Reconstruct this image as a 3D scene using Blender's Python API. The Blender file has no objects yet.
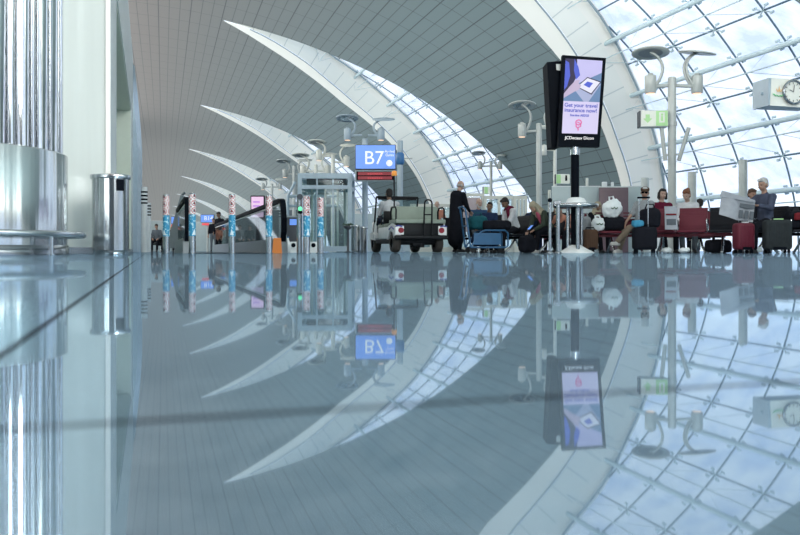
import bpy, bmesh, math, random
from mathutils import Vector, Matrix, noise, Euler
random.seed(7)
PI = math.pi
scene = bpy.context.scene
COL = scene.collection
HC = 0.04                       # the camera lies almost on the floor
F = 800.0
def R(d): return math.radians(d)
def V(px, py, z):               # a measured point of the place: column, row, distance
    return Vector(((px - 400) / F * z, z, HC + (251 - py) / F * z))
def G(px, z): return Vector(((px - 400) / F * z, z, 0))

# ------------------------------------------------------------ materials
M = {}
def nn(nt, t, **kw):
    n = nt.nodes.new(t)
    for k, v in kw.items():
        try: setattr(n, k, v)
        except Exception: pass
    return n
def mathn(nt, op, a, b=None, c=None):
    n = nn(nt, 'ShaderNodeMath', operation=op)
    for i, x in enumerate((a, b, c)):
        if x is None: continue
        if isinstance(x, (int, float)): n.inputs[i].default_value = x
        else: nt.links.new(x, n.inputs[i])
    return n.outputs[0]
def mixc(nt, f, a, b):
    n = nn(nt, 'ShaderNodeMix', data_type='RGBA')
    for s, x in ((0, f), (6, a), (7, b)):
        if isinstance(x, (int, float)): n.inputs[s].default_value = x
        elif isinstance(x, tuple): n.inputs[s].default_value = (*x, 1) if len(x) == 3 else x
        else: nt.links.new(x, n.inputs[s])
    return n.outputs[2]
def mat(name, col, rough=.5, metal=0., var=.12, scale=6., bump=0., emit=None, es=0., alpha=1., coat=0., stretch=None, spec=None):
    m = bpy.data.materials.new(name); m.use_nodes = True
    nt = m.node_tree; b = nt.nodes['Principled BSDF']
    tc = nn(nt, 'ShaderNodeTexCoord'); no = nn(nt, 'ShaderNodeTexNoise')
    no.inputs['Scale'].default_value = scale; no.inputs['Detail'].default_value = 3
    if stretch:
        mp = nn(nt, 'ShaderNodeMapping'); mp.inputs['Scale'].default_value = stretch
        nt.links.new(tc.outputs['Object'], mp.inputs[0]); nt.links.new(mp.outputs[0], no.inputs['Vector'])
    else: nt.links.new(tc.outputs['Object'], no.inputs['Vector'])
    lo = tuple(max(0, x * (1 - var)) for x in col); hi = tuple(min(1, x * (1 + var)) for x in col)
    nt.links.new(mixc(nt, no.outputs['Fac'], lo, hi), b.inputs['Base Color'])
    b.inputs['Roughness'].default_value = rough; b.inputs['Metallic'].default_value = metal
    b.inputs['Coat Weight'].default_value = coat
    if spec is not None: b.inputs['Specular IOR Level'].default_value = spec
    if alpha < 1: b.inputs['Alpha'].default_value = alpha
    if emit: b.inputs['Emission Color'].default_value = (*emit, 1); b.inputs['Emission Strength'].default_value = es
    if bump:
        bp = nn(nt, 'ShaderNodeBump'); bp.inputs['Strength'].default_value = bump; bp.inputs['Distance'].default_value = .02
        nt.links.new(no.outputs['Fac'], bp.inputs['Height']); nt.links.new(bp.outputs[0], b.inputs['Normal'])
    M[name] = m; return m
def cm(name, col, **k): return M[name] if name in M else mat(name, col, **k)

mat('white_metal', (.72, .77, .78), .35)
mat('cream_paint', (.66, .68, .62), .4)
mat('grey_paint', (.30, .36, .39), .4)
mat('blue_grey_paint', (.36, .45, .52), .4)
mat('dark_grey', (.06, .07, .085), .45)
mat('black', (.004, .006, .010), .5)
M['black'].node_tree.nodes['Principled BSDF'].inputs['Specular IOR Level'].default_value = .03
mat('rubber', (.02, .021, .023), .8)
mat('steel', (.58, .62, .64), .24, 1., .1, 3, stretch=(30, 30, .3))
mat('steel_brushed', (.46, .49, .50), .2, 1., .12, 1., stretch=(14, 14, .05), bump=.5)
mat('steel_dark', (.28, .31, .34), .25, 1., .15, 3, stretch=(40, 40, .4))
mat('steel_skirt', (.66, .70, .72), .2, 1., .1, 1., stretch=(3.2, 3.2, .02), bump=1.)
mat('chrome', (.9, .93, .96), .08, 1.)
mat('gasket', (.10, .17, .23), .5)
mat('edge_grey', (.30, .38, .42), .5)
mat('purlin', (.50, .62, .66), .4)
mat('reveal_panel', (.72, .78, .78), .5, var=.04, scale=.4)
mat('band_white', (.96, .95, .90), .45, var=.04, scale=.4)
mat('glow_warm', (1, .7, .5), .5, emit=(1, .62, .42), es=1.2)
mat('red_led', (.5, .04, .05), .5, emit=(1, .12, .14), es=.55)

def glassy(name, tint, refl=.08, rough=.02, dens=0.0):
    m = bpy.data.materials.new(name); m.use_nodes = True
    nt = m.node_tree; nt.nodes.clear()
    o = nn(nt, 'ShaderNodeOutputMaterial'); t = nn(nt, 'ShaderNodeBsdfTransparent'); g = nn(nt, 'ShaderNodeBsdfGlossy'); mx = nn(nt, 'ShaderNodeMixShader')
    t.inputs[0].default_value = (*tint, 1); g.inputs['Roughness'].default_value = rough
    lw = nn(nt, 'ShaderNodeLayerWeight'); lw.inputs[0].default_value = .25
    f = mathn(nt, 'MULTIPLY_ADD', lw.outputs['Facing'], .35, refl)
    nt.links.new(f, mx.inputs[0]); nt.links.new(t.outputs[0], mx.inputs[1]); nt.links.new(g.outputs[0], mx.inputs[2])
    if dens:
        d = nn(nt, 'ShaderNodeBsdfDiffuse'); d.inputs[0].default_value = (.75, .85, .88, 1)
        m2 = nn(nt, 'ShaderNodeMixShader'); m2.inputs[0].default_value = dens
        nt.links.new(mx.outputs[0], m2.inputs[1]); nt.links.new(d.outputs[0], m2.inputs[2]); nt.links.new(m2.outputs[0], o.inputs[0])
    else: nt.links.new(mx.outputs[0], o.inputs[0])
    M[name] = m; return m
glassy('roof_glass', (.95, .98, 1.), .03)
glassy('clear_glass', (.82, .9, .9), .08)
glassy('frosted_glass', (.80, .90, .92), .08, .1, .14)

# ------------------------------------------------------------ mesh builder
class MB:
    def __init__(s): s.v = []; s.f = []; s.mi = []; s.sm = []; s.uv = None
    def add(s, vs, fs, mi=0, sm=False):
        b = len(s.v); s.v += [tuple(x) for x in vs]
        for f in fs: s.f.append([b + i for i in f]); s.mi.append(mi); s.sm.append(sm)
        return s
    def box(s, c, d, rot=None, mi=0, rz=0., ch=0.):
        c = Vector(c); m = rot or Matrix.Rotation(rz, 3, 'Z')
        if ch:
            bm = bmesh.new(); bmesh.ops.create_cube(bm, size=1)
            for v in bm.verts: v.co = Vector((v.co.x * d[0], v.co.y * d[1], v.co.z * d[2]))
            bmesh.ops.bevel(bm, geom=bm.edges[:], offset=ch, segments=3, affect='EDGES', profile=.5)
            bm.verts.index_update()
            s.add([c + m @ v.co for v in bm.verts], [[v.index for v in f.verts] for f in bm.faces], mi, True); bm.free(); return s
        vs = [c + m @ Vector((x * d[0] / 2, y * d[1] / 2, z * d[2] / 2)) for x in (-1, 1) for y in (-1, 1) for z in (-1, 1)]
        return s.add(vs, [(0, 1, 3, 2), (4, 6, 7, 5), (0, 4, 5, 1), (2, 3, 7, 6), (0, 2, 6, 4), (1, 5, 7, 3)], mi)
    def cyl(s, p0, p1, r0, r1=None, n=12, caps=True, mi=0):
        p0 = Vector(p0); p1 = Vector(p1); r1 = r0 if r1 is None else r1
        d = (p1 - p0); 
        if d.length < 1e-7: return s
        q = d.to_track_quat('Z', 'Y').to_matrix()
        a = [p0 + q @ Vector((r0 * math.cos(2 * PI * i / n), r0 * math.sin(2 * PI * i / n), 0)) for i in range(n)]
        b = [p1 + q @ Vector((r1 * math.cos(2 * PI * i / n), r1 * math.sin(2 * PI * i / n), 0)) for i in range(n)]
        s.add(a + b, [(i, (i + 1) % n, n + (i + 1) % n, n + i) for i in range(n)], mi, n > 5)
        if caps: s.add(a, [list(range(n))[::-1]], mi); s.add(b, [list(range(n))], mi)
        return s
    def tube(s, pts, r, n=8, closed=False, mi=0, smooth=True):
        pts = [Vector(p) for p in pts]; N = len(pts); rings = []; up = None
        for i, p in enumerate(pts):
            if closed: t = pts[(i + 1) % N] - pts[i - 1]
            else: t = pts[min(i + 1, N - 1)] - pts[max(i - 1, 0)]
            t.normalize()
            if up is None:
                up = Vector((0, 0, 1)) if abs(t.z) < .9 else Vector((1, 0, 0))
            x = t.cross(up)
            if x.length < 1e-5: x = t.orthogonal()
            x.normalize(); y = x.cross(t).normalized(); up = y
            rr = r[i] if isinstance(r, (list, tuple)) else r
            rings.append([p + x * rr * math.cos(2 * PI * k / n) + y * rr * math.sin(2 * PI * k / n) for k in range(n)])
        vs = [v for g in rings for v in g]; fs = []
        for i in range(N if closed else N - 1):
            j = (i + 1) % N
            for k in range(n): fs.append((i * n + k, i * n + (k + 1) % n, j * n + (k + 1) % n, j * n + k))
        s.add(vs, fs, mi, smooth)
        if not closed: s.add(rings[0], [list(range(n))[::-1]], mi); s.add(rings[-1], [list(range(n))], mi)
        return s
    def lathe(s, prof, c=(0, 0, 0), n=24, mi=0, m=None, sx=1., sy=1., smooth=True):
        c = Vector(c); vs = []; m = m or Matrix.Identity(3)
        for r, z in prof:
            for k in range(n): vs.append(c + m @ Vector((r * sx * math.cos(2 * PI * k / n), r * sy * math.sin(2 * PI * k / n), z)))
        fs = [(i * n + k, i * n + (k + 1) % n, (i + 1) * n + (k + 1) % n, (i + 1) * n + k) for i in range(len(prof) - 1) for k in range(n)]
        return s.add(vs, fs, mi, smooth)
    def ell(s, c, r, m=None, n=14, k=9, mi=0):
        c = Vector(c); m = m or Matrix.Identity(3); r = (r, r, r) if isinstance(r, (int, float)) else r
        vs = [c + m @ Vector((0, 0, r[2]))]
        for j in range(1, k):
            t = PI * j / k
            for i in range(n):
                a = 2 * PI * i / n; vs.append(c + m @ Vector((r[0] * math.sin(t) * math.cos(a), r[1] * math.sin(t) * math.sin(a), r[2] * math.cos(t))))
        vs.append(c + m @ Vector((0, 0, -r[2]))); L = len(vs) - 1
        fs = [(0, 1 + i, 1 + (i + 1) % n) for i in range(n)]
        for j in range(k - 2):
            for i in range(n): fs.append((1 + j * n + i, 1 + (j + 1) * n + i, 1 + (j + 1) * n + (i + 1) % n, 1 + j * n + (i + 1) % n))
        b = 1 + (k - 2) * n
        fs += [(L, b + (i + 1) % n, b + i) for i in range(n)]
        return s.add(vs, fs, mi, True)
    def cap(s, p0, p1, r0, r1, n=12):     # tapered capsule
        s.cyl(p0, p1, r0, r1, n); s.ell(p0, r0, n=n, k=8); s.ell(p1, r1, n=n, k=8); return s
    def prism(s, pts, depth, o=(0, 0, 0), ax=(1, 0, 0), ay=(0, 0, 1), mi=0, smooth=False):   # outline in the plane ax/ay, thickness along ax x ay
        o = Vector(o); ax = Vector(ax); ay = Vector(ay); nz = ax.cross(ay).normalized() * depth; n = len(pts)
        a = [o + ax * x + ay * y for x, y in pts]; b = [p + nz for p in a]
        s.add(a + b, [(i, i + n, (i + 1) % n + n, (i + 1) % n) for i in range(n)], mi, smooth)
        s.add(a, [list(range(n))], mi); s.add(b, [list(range(n))[::-1]], mi); return s
    def mesh(s, name, mats):
        me = bpy.data.meshes.new(name); me.from_pydata(s.v, [], s.f)
        for m in (mats if isinstance(mats, (list, tuple)) else [mats]): me.materials.append(M[m] if isinstance(m, str) else m)
        me.polygons.foreach_set('material_index', s.mi); me.polygons.foreach_set('use_smooth', s.sm)
        if s.uv:
            l = me.uv_layers.new(name='UVMap')
            for lp in me.loops: l.data[lp.index].uv = s.uv[lp.vertex_index]
        me.update(); return me
    def build(s, name, mats, parent=None, recalc=True):
        me = s.mesh(name, mats)
        if recalc:
            bm = bmesh.new(); bm.from_mesh(me); bmesh.ops.recalc_face_normals(bm, faces=bm.faces[:]); bm.to_mesh(me); bm.free()
        o = bpy.data.objects.new(name, me); COL.objects.link(o)
        if parent: o.parent = parent
        return o
def tag(o, label=None, cat=None, group=None, kind=None):
    if label: o['label'] = label
    if cat: o['category'] = cat
    if group: o['group'] = group
    if kind: o['kind'] = kind
    return o
def thing(name, label, cat, loc=(0, 0, 0), rz=0., group=None):
    o = bpy.data.objects.new(name, None); COL.objects.link(o); o.empty_display_size = .1
    o.location = loc; o.rotation_euler = (0, 0, rz); return tag(o, label, cat, group)
def dup(root, loc, rz=None, label=None):
    r = root.copy(); COL.objects.link(r); r.location = loc
    if rz is not None: r.rotation_euler = (0, 0, rz)
    if label: r['label'] = label
    for ch in list(root.children):
        c = ch.copy(); COL.objects.link(c); c.parent = r
        for g in list(ch.children):
            d = g.copy(); COL.objects.link(d); d.parent = c
    return r
def text(name, s, size, loc, rot, m, parent=None, align='CENTER', extrude=.002, bold=0.):
    cu = bpy.data.curves.new(name, 'FONT'); cu.body = s; cu.size = size; cu.align_x = align; cu.align_y = 'CENTER'
    cu.extrude = extrude; cu.offset = bold
    t = bpy.data.objects.new(name + '_tmp', cu); COL.objects.link(t)
    dg = bpy.context.evaluated_depsgraph_get(); me = bpy.data.meshes.new_from_object(t.evaluated_get(dg))
    bpy.data.objects.remove(t); me.name = name; me.materials.clear(); me.materials.append(M[m])
    o = bpy.data.objects.new(name, me); COL.objects.link(o); o.location = loc; o.rotation_euler = rot
    if parent: o.parent = parent
    return o
def interp(tab, x):
    if x <= tab[0][0]: return tab[0][1]
    for (a, b), (c, d) in zip(tab, tab[1:]):
        if x <= c: return b + (d - b) * (x - a) / (c - a)
    return tab[-1][1]
# ------------------------------------------------------------ camera
cd = bpy.data.cameras.new('camera'); cam = bpy.data.objects.new('camera', cd); COL.objects.link(cam)
cam.location = (0, 0, HC); cam.rotation_euler = (R(90), 0, 0)
cd.sensor_width = 36; cd.lens = 36; cd.shift_y = -16.5 / 800; cd.clip_start = .01; cd.clip_end = 2000
cd.dof.use_dof = True; cd.dof.focus_distance = 12; cd.dof.aperture_fstop = 13
scene.camera = cam
scene.view_settings.view_transform = 'Standard'
scene.view_settings.exposure = 0.06

# ------------------------------------------------------------ world: bright thin cloud
w = bpy.data.worlds.new('world'); scene.world = w; w.use_nodes = True; nt = w.node_tree
bg = nt.nodes['Background']; tc = nn(nt, 'ShaderNodeTexCoord'); mp = nn(nt, 'ShaderNodeMapping'); no = nn(nt, 'ShaderNodeTexNoise')
mp.inputs['Scale'].default_value = (1.4, 1.4, 1); mp.inputs['Rotation'].default_value = (.6, .5, 0)
mp2 = nn(nt, 'ShaderNodeMapping'); mp2.inputs['Scale'].default_value = (1., 3.2, 1.)
nt.links.new(tc.outputs['Generated'], mp.inputs[0]); nt.links.new(mp.outputs[0], mp2.inputs[0]); nt.links.new(mp2.outputs[0], no.inputs['Vector'])
no.inputs['Scale'].default_value = 15; no.inputs['Detail'].default_value = 5; no.inputs['Roughness'].default_value = .55
rp = nn(nt, 'ShaderNodeValToRGB'); nt.links.new(no.outputs['Fac'], rp.inputs[0])
rp.color_ramp.elements[0].position = .36; rp.color_ramp.elements[0].color = (.56, .67, .89, 1)
rp.color_ramp.elements[1].position = .56; rp.color_ramp.elements[1].color = (.82, .89, 1., 1)
nt.links.new(rp.outputs[0], bg.inputs[0]); bg.inputs[1].default_value = 1.42

# ------------------------------------------------------------ floor of polished granite slabs
def floor_mat():
    m = bpy.data.materials.new('polished_granite'); m.use_nodes = True; nt = m.node_tree; nt.nodes.clear()
    o = nn(nt, 'ShaderNodeOutputMaterial'); tc = nn(nt, 'ShaderNodeTexCoord')
    mp = nn(nt, 'ShaderNodeMapping'); mp.inputs['Rotation'].default_value = (0, 0, -math.atan(251 / 800)); 
    nt.links.new(tc.outputs['Object'], mp.inputs[0]); sp = nn(nt, 'ShaderNodeSeparateXYZ'); nt.links.new(mp.outputs[0], sp.inputs[0])
    S = 1.2
    def line(out, off):
        a = mathn(nt, 'ADD', out, -off); a = mathn(nt, 'DIVIDE', a, S); a = mathn(nt, 'FRACT', mathn(nt, 'ADD', a, 100.5))
        a = mathn(nt, 'ABSOLUTE', mathn(nt, 'SUBTRACT', a, .5)); return mathn(nt, 'LESS_THAN', a, (.0018 if out is sp.outputs[0] else .0024) / S)
    j = mathn(nt, 'MAXIMUM', line(sp.outputs[0], -.054), line(sp.outputs[1], .1976))
    n1 = nn(nt, 'ShaderNodeTexNoise'); n1.inputs['Scale'].default_value = 55; n1.inputs['Detail'].default_value = 6; nt.links.new(tc.outputs['Object'], n1.inputs['Vector'])
    n2 = nn(nt, 'ShaderNodeTexVoronoi'); n2.inputs['Scale'].default_value = 260; nt.links.new(tc.outputs['Object'], n2.inputs['Vector'])
    c = mixc(nt, n1.outputs['Fac'], (.012, .04, .065), (.085, .13, .17)); c = mixc(nt, mathn(nt, 'MULTIPLY', n2.outputs['Distance'], .35), c, (.19, .24, .27))
    c = mixc(nt, j, c, (.012, .015, .02))
    d = nn(nt, 'ShaderNodeBsdfDiffuse'); nt.links.new(c, d.inputs[0])
    g = nn(nt, 'ShaderNodeBsdfGlossy'); g.inputs[0].default_value = (.74, .89, 1., 1); g.inputs['Roughness'].default_value = .024
    lw = nn(nt, 'ShaderNodeLayerWeight'); lw.inputs[0].default_value = .5
    mr = nn(nt, 'ShaderNodeMapRange'); mr.inputs[1].default_value = .65; mr.inputs[2].default_value = 1.; mr.inputs[3].default_value = .34; mr.inputs[4].default_value = .72
    nt.links.new(lw.outputs['Facing'], mr.inputs[0])
    f = mathn(nt, 'MULTIPLY', mr.outputs[0], mathn(nt, 'SUBTRACT', 1., mathn(nt, 'MULTIPLY', j, .7)))
    g2 = nn(nt, 'ShaderNodeBsdfGlossy'); g2.inputs[0].default_value = (.62, .82, 1., 1); g2.inputs['Roughness'].default_value = .24
    gm = nn(nt, 'ShaderNodeMixShader'); gm.inputs[0].default_value = .17; nt.links.new(g.outputs[0], gm.inputs[1]); nt.links.new(g2.outputs[0], gm.inputs[2])
    mx = nn(nt, 'ShaderNodeMixShader'); nt.links.new(f, mx.inputs[0]); nt.links.new(d.outputs[0], mx.inputs[1]); nt.links.new(gm.outputs[0], mx.inputs[2])
    nt.links.new(mx.outputs[0], o.inputs[0]); M['floor'] = m
floor_mat()
b = MB(); b.add([(-300, -80, 0), (60, -80, 0), (60, 800, 0), (-300, 800, 0)], [(0, 1, 2, 3)])
tag(b.build('floor', 'floor', recalc=False), 'polished blue grey granite slab floor mirroring the hall', 'floor', kind='structure')

# ------------------------------------------------------------ barrel vault with leaf shaped windows
W = 22.; AX = R(16.7); SA, CA = math.sin(AX), math.cos(AX); A0, B0, C0 = 1.15 * W, .665 * W, -.15 * W
def S3(th, U, o=0.):            # point of the vault: angle round the ellipse, distance along the axis, offset outward
    t = R(th); v = C0 + (A0 + o) * math.cos(t); z = (B0 + o) * math.sin(t)
    return Vector((-U * SA + v * CA, U * CA + v * SA, z))
arc = [0.]
for i in range(360):
    t0, t1 = R(i / 2), R(i / 2 + .5)
    arc.append(arc[-1] + math.hypot(A0 * (math.cos(t1) - math.cos(t0)), B0 * (math.sin(t1) - math.sin(t0))))
def ARC(th): i = min(int(th * 2), 359); return arc[i] + (arc[i + 1] - arc[i]) * (th * 2 - i)
TN = [(0, -7.5), (14.6, -5.4), (17.8, -4.8), (21.8, -4.2), (26, -3.5), (30.6, -2.8), (35, -2.3), (38.7, -1.9), (43.4, -1.4), (50, -.8), (56, -.4), (67, -.1), (74, 0)]
TF = [(0, 13.2), (20, 12), (25, 11.5), (30.8, 11), (40, 10.15), (46.7, 9.3), (50, 8.8), (54.5, 7.4), (60, 5.5), (67, 2.9), (70, 1.6), (74, 0)]
TB = [(0, 12.3), (20.8, 11), (31.6, 9.7), (43.8, 7.9), (48.7, 7.1), (54.5, 5.4), (60, 3.3), (67, 1.0), (70, .3), (74, 0)]
TG = [(0, 10.6), (13, 9.8), (19, 9.25), (24.4, 8.75), (30.3, 8.1), (38.2, 7.0), (43.6, 6.5), (48.7, 5.6), (53.3, 4.6), (56.4, 4.2), (60, 2.9), (66, .9), (70, .2), (74, 0)]
LEAF = [(-44, 1, 1), (-14, 1.7, 1.75), (22.4, .93, 1.04), (49.6, 1, 1), (79, 1.2, 1.15), (113.4, 1.25, 1.25), (155, 1.35, 1.3), (203, 1.4, 1.4), (258, 1.5, 1.5), (318, 1.5, 1.5), (384, 1.5, 1.5), (460, 1.5, 1.5), (545, 1.5, 1.5)]
U0, U1, OUT = -55., 640., 1.5
def ff(tab, th): th = min(th, 180 - th); return 0. if th >= 74 else interp(tab, th)
def near(k, th): return LEAF[k][0] + ff(TN, th)
def far(k, th): return LEAF[k][0] + ff(TF, th) * LEAF[k][1]
def band(k, th): return LEAF[k][0] + ff(TB, th) * LEAF[k][1]
def gl(k, th): return LEAF[k][0] + ff(TG, th) * LEAF[k][2]

def ceil_mat():
    m = bpy.data.materials.new('ceiling_panels'); m.use_nodes = True; nt = m.node_tree; b = nt.nodes['Principled BSDF']
    uv = nn(nt, 'ShaderNodeUVMap'); sp = nn(nt, 'ShaderNodeSeparateXYZ'); nt.links.new(uv.outputs[0], sp.inputs[0])
    def line(out, per, wd):
        a = mathn(nt, 'FRACT', mathn(nt, 'ADD', mathn(nt, 'DIVIDE', out, per), 100.)); a = mathn(nt, 'ABSOLUTE', mathn(nt, 'SUBTRACT', a, .5)); return mathn(nt, 'LESS_THAN', a, wd / per / 2)
    l1 = line(sp.outputs[1], .62, .045); l2 = line(sp.outputs[0], 2.4, .06); l3 = line(sp.outputs[1], 1.86, .055)
    no = nn(nt, 'ShaderNodeTexNoise'); no.inputs['Scale'].default_value = .09; nt.links.new(uv.outputs[0], no.inputs['Vector'])
    # base colour turns warmer over the crown
    mr = nn(nt, 'ShaderNodeMapRange'); mr.inputs[1].default_value = ARC(52); mr.inputs[2].default_value = ARC(84); nt.links.new(sp.outputs[1], mr.inputs[0])
    c = mixc(nt, no.outputs['Fac'], (.145, .20, .21), (.185, .24, .25)); c = mixc(nt, mr.outputs[0], c, (.185, .165, .158))
    c = mixc(nt, mathn(nt, 'MULTIPLY', l1, .75), c, (.045, .055, .065)); c = mixc(nt, mathn(nt, 'MULTIPLY', l3, .7), c, (.03, .035, .045)); c = mixc(nt, mathn(nt, 'MULTIPLY', l2, .7), c, (.05, .06, .07))
    nt.links.new(c, b.inputs['Base Color']); b.inputs['Roughness'].default_value = .42; b.inputs['Metallic'].default_value = 0.
    M['ceil'] = m
ceil_mat()
def reveal_mat():
    m = bpy.data.materials.new('reveal'); m.use_nodes = True; nt = m.node_tree; b = nt.nodes['Principled BSDF']
    uv = nn(nt, 'ShaderNodeUVMap'); sp = nn(nt, 'ShaderNodeSeparateXYZ'); nt.links.new(uv.outputs[0], sp.inputs[0])
    a = mathn(nt, 'FRACT', mathn(nt, 'DIVIDE', sp.outputs[1], 1.1)); l = mathn(nt, 'LESS_THAN', a, .05)
    c = mixc(nt, mathn(nt, 'MULTIPLY', l, .45), (.93, .94, .89), (.34, .42, .45)); nt.links.new(c, b.inputs['Base Color']); b.inputs['Roughness'].default_value = .4
    M['reveal'] = m
reveal_mat()
THS = sorted(set([i * 2. for i in range(0, 91)] + [0, 71, 73, 74, 106, 107, 109, 180]))
def strip(mb, fa, fb, ths, n=8, oa=0., ob=0.):     # a strip of vault between two curves
    base = len(mb.v); mb.uv = mb.uv or []
    for th in ths:
        ua, ub = fa(th), fb(th)
        for i in range(n + 1):
            k = i / n; U = ua + (ub - ua) * k; mb.v.append(tuple(S3(th, U, oa + (ob - oa) * k))); sk = .0018 * max(0, U - 20) * max(0, min(1, (ARC(th) - ARC(50)) / 12))
            mb.uv.append((U, ARC(th) + 2.2 * sk))
    for j in range(len(ths) - 1):
        for i in range(n):
            a = base + j * (n + 1) + i; mb.f.append([a, a + 1, a + n + 2, a + n + 1]); mb.mi.append(0); mb.sm.append(True)
K = len(LEAF)
c = MB()
strip(c, lambda t: U0, lambda t: near(0, t), THS)
for k in range(K):
    strip(c, (lambda t, k=k: far(k, t)), (lambda t, k=k: near(k + 1, t) if k < K - 1 else U1), THS, 10)
tag(c.build('ceiling', 'ceil', recalc=False), 'grey panelled barrel vault ceiling with narrow seams', 'ceiling', kind='structure')
n_win = 0
LOW = [t for t in THS if t <= 74]; HIGH = [t for t in THS if t >= 106]
GRIDU = [22.5 + 2.47 * i for i in range(-40, 130)]
GRIDT = [8.6, 13.2, 17.9, 22.3, 26.6, 30.8, 34.8, 38.8, 43., 47.2, 51.4, 55.6, 59.8, 64.]
for k in range(K):
    for side in (0, 1):
        ths = HIGH if side else LOW
        if side and (k < 1 or k > 4): continue
        n_win += 1
        g = MB(); strip(g, lambda t: near(k, t), lambda t: gl(k, t), ths, 4, OUT, OUT)
        win = tag(g.build('window_%d' % n_win, 'roof_glass', recalc=False), 'leaf shaped curtain wall window in the vault', 'window', kind='structure')
        r = MB(); strip(r, lambda t: near(k, t), lambda t: near(k, t), ths, 1, 0, OUT); strip(r, lambda t: band(k, t), lambda t: band(k, t) + .66 * (gl(k, t) - band(k, t)), ths, 3, 0, OUT * .66)
        tag(r.build('reveal', 'reveal', win, recalc=False), kind='structure')
        r = MB(); strip(r, lambda t: band(k, t), lambda t: far(k, t), ths, 2, -.04, -.04); strip(r, lambda t: band(k, t) + .66 * (gl(k, t) - band(k, t)), lambda t: gl(k, t), ths, 1, OUT * .66 - .05, OUT)
        strip(r, lambda t: gl(k, t) - .02, lambda t: gl(k, t) - .02, ths, 1, OUT - .3, OUT)
        tag(r.build('window_surround', 'band_white', win, recalc=False), kind='structure')
        r = MB()
        r.tube([S3(t, gl(k, t) - .12, OUT - .2) for t in ths if 2 <= min(t, 180 - t) <= 60], .055, 6, mi=0)
        r.tube([S3(t, band(k, t), -.06) for t in ths if 2 <= min(t, 180 - t) <= 70], .035, 4, mi=0)
        tag(r.build('window_trim', 'edge_grey', win), kind='structure')
        if k in (0,) or k > 6: continue
        mul = MB(); pur = MB(); fit = MB(); nodes = []
        fine = k in (1, 2, 3)
        mir = (lambda t: 180 - t) if side else (lambda t: t)
        for U in GRIDU:
            seg = []
            for i in range(0, 140):
                t = i * .5
                if near(k, t) - .2 < U < gl(k, t): seg.append(S3(mir(t), U, OUT - .06))
            if len(seg) > 2: mul.tube(seg[::3] + [seg[-1]], .038, 4, smooth=False)
        for i, t in enumerate(GRIDT):
            a, b_ = near(k, t) - .1, gl(k, t)
            if b_ - a < .8: continue
            mul.tube([S3(mir(t), a, OUT - .06), S3(mir(t), b_, OUT - .06)], .038, 4, smooth=False)
            if i % 2 == 0:
                pur.tube([S3(mir(t), a, OUT - .42), S3(mir(t), b_ + .6, OUT - .42)], .10, 8)
                if fine:
                    pur.tube([S3(mir(t - 1.6), a, OUT - 1.), S3(mir(t - 1.6), b_ + .3, OUT - 1.)], .026, 4)
            if fine:
                for U in GRIDU:
                    if a < U < b_:
                        c0 = S3(mir(t), U, OUT - .12); nodes.append((c0, t, U, i))
                        if i % 2 == 0:
                            fit.cyl(S3(mir(t), U, OUT - .1), S3(mir(t), U, OUT - .45), .03, n=5)
                            fit.tube([S3(mir(t), U + .5, OUT - .42), S3(mir(t - 1.6), U + 1.2, OUT - 1.), S3(mir(t - 4.2), U + .1, OUT - .15)], .012, 4)
                        for du, dt in ((.28, .5), (-.28, .5), (.28, -.5), (-.28, -.5)):
                            fit.cyl(c0, S3(mir(t + dt), U + du, OUT - .1), .022, n=4)
                            fit.cyl(S3(mir(t + dt), U + du, OUT - .16), S3(mir(t + dt), U + du, OUT - .02), .05, n=6)
        tag(mul.build('mullion_frame', 'gasket', win, recalc=False), kind='structure')
        tag(pur.build('purlin_frame', 'purlin', win, recalc=False), kind='structure')
        if fine: tag(fit.build('spider_fitting_trim', 'purlin', win, recalc=False), kind='structure')
# end wall of the hall far away
b = MB(); pts = [(C0 + A0 * math.cos(R(t)), B0 * math.sin(R(t))) for t in range(0, 181, 6)]
b.add([(-U1 * SA + v * CA, U1 * CA + v * SA, z) for v, z in pts], [list(range(len(pts)))])
tag(b.build('wall_far', 'white_metal', recalc=False), 'pale end wall closing the far end of the hall', 'wall', kind='structure')

b = MB(); b.add([(-U0 * SA + v * CA, U0 * CA + v * SA, z) for v, z in pts], [list(range(len(pts)))])
tag(b.build('wall_near_blocker', 'grey_paint', recalc=False), 'unseen grey end wall added behind the viewpoint to block light', 'wall', kind='structure')  # out of view, put in to stop sky light from the open end

# ------------------------------------------------------------ added fill lights, not fittings of the hall
def area(name, loc, rot, sx, sy, e, col):
    l = bpy.data.lights.new(name, 'AREA'); l.shape = 'RECTANGLE'; l.size = sx; l.size_y = sy; l.energy = e; l.color = col
    o = bpy.data.objects.new(name, l); COL.objects.link(o); o.location = loc; o.rotation_euler = rot
    return o
# added unseen fill that brightens the vault from lamp post height (shines upward only)
def up_fill(name, ua, ub, va, vb, z, rad, col):
    u, v = (ua + ub) / 2, (va + vb) / 2; sx, sy = vb - va, ub - ua
    area(name, (-u * SA + v * CA, u * CA + v * SA, z), (R(180), 0, AX), sx, sy, rad * PI * sx * sy, col)
up_fill('up_fill', -35, 28, -12, 18, 5.6, .35, (.92, 1., 1.))
up_fill('up_fill', 28, 110, -16, 17, 5.6, .40, (.92, 1., 1.))
up_fill('up_fill', 110, 600, -16, 17, 5.6, .7, (.94, 1., .98))
def aimed(name, loc, target, sx, sy, rad, col):
    d = Vector(target) - Vector(loc); e = d.to_track_quat('-Z', 'Y').to_euler()
    return area(name, loc, e, sx, sy, rad * PI * sx * sy, col)
def UV3(u, v, z): return Vector((-u * SA + v * CA, u * CA + v * SA, z))
aimed('side_fill', UV3(45, -9, 10), UV3(45, 14, 12), 90, 6, 5.6, (1., 1., .95))  # added fill, hidden at the left, brightens low vault and window surrounds
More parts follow.
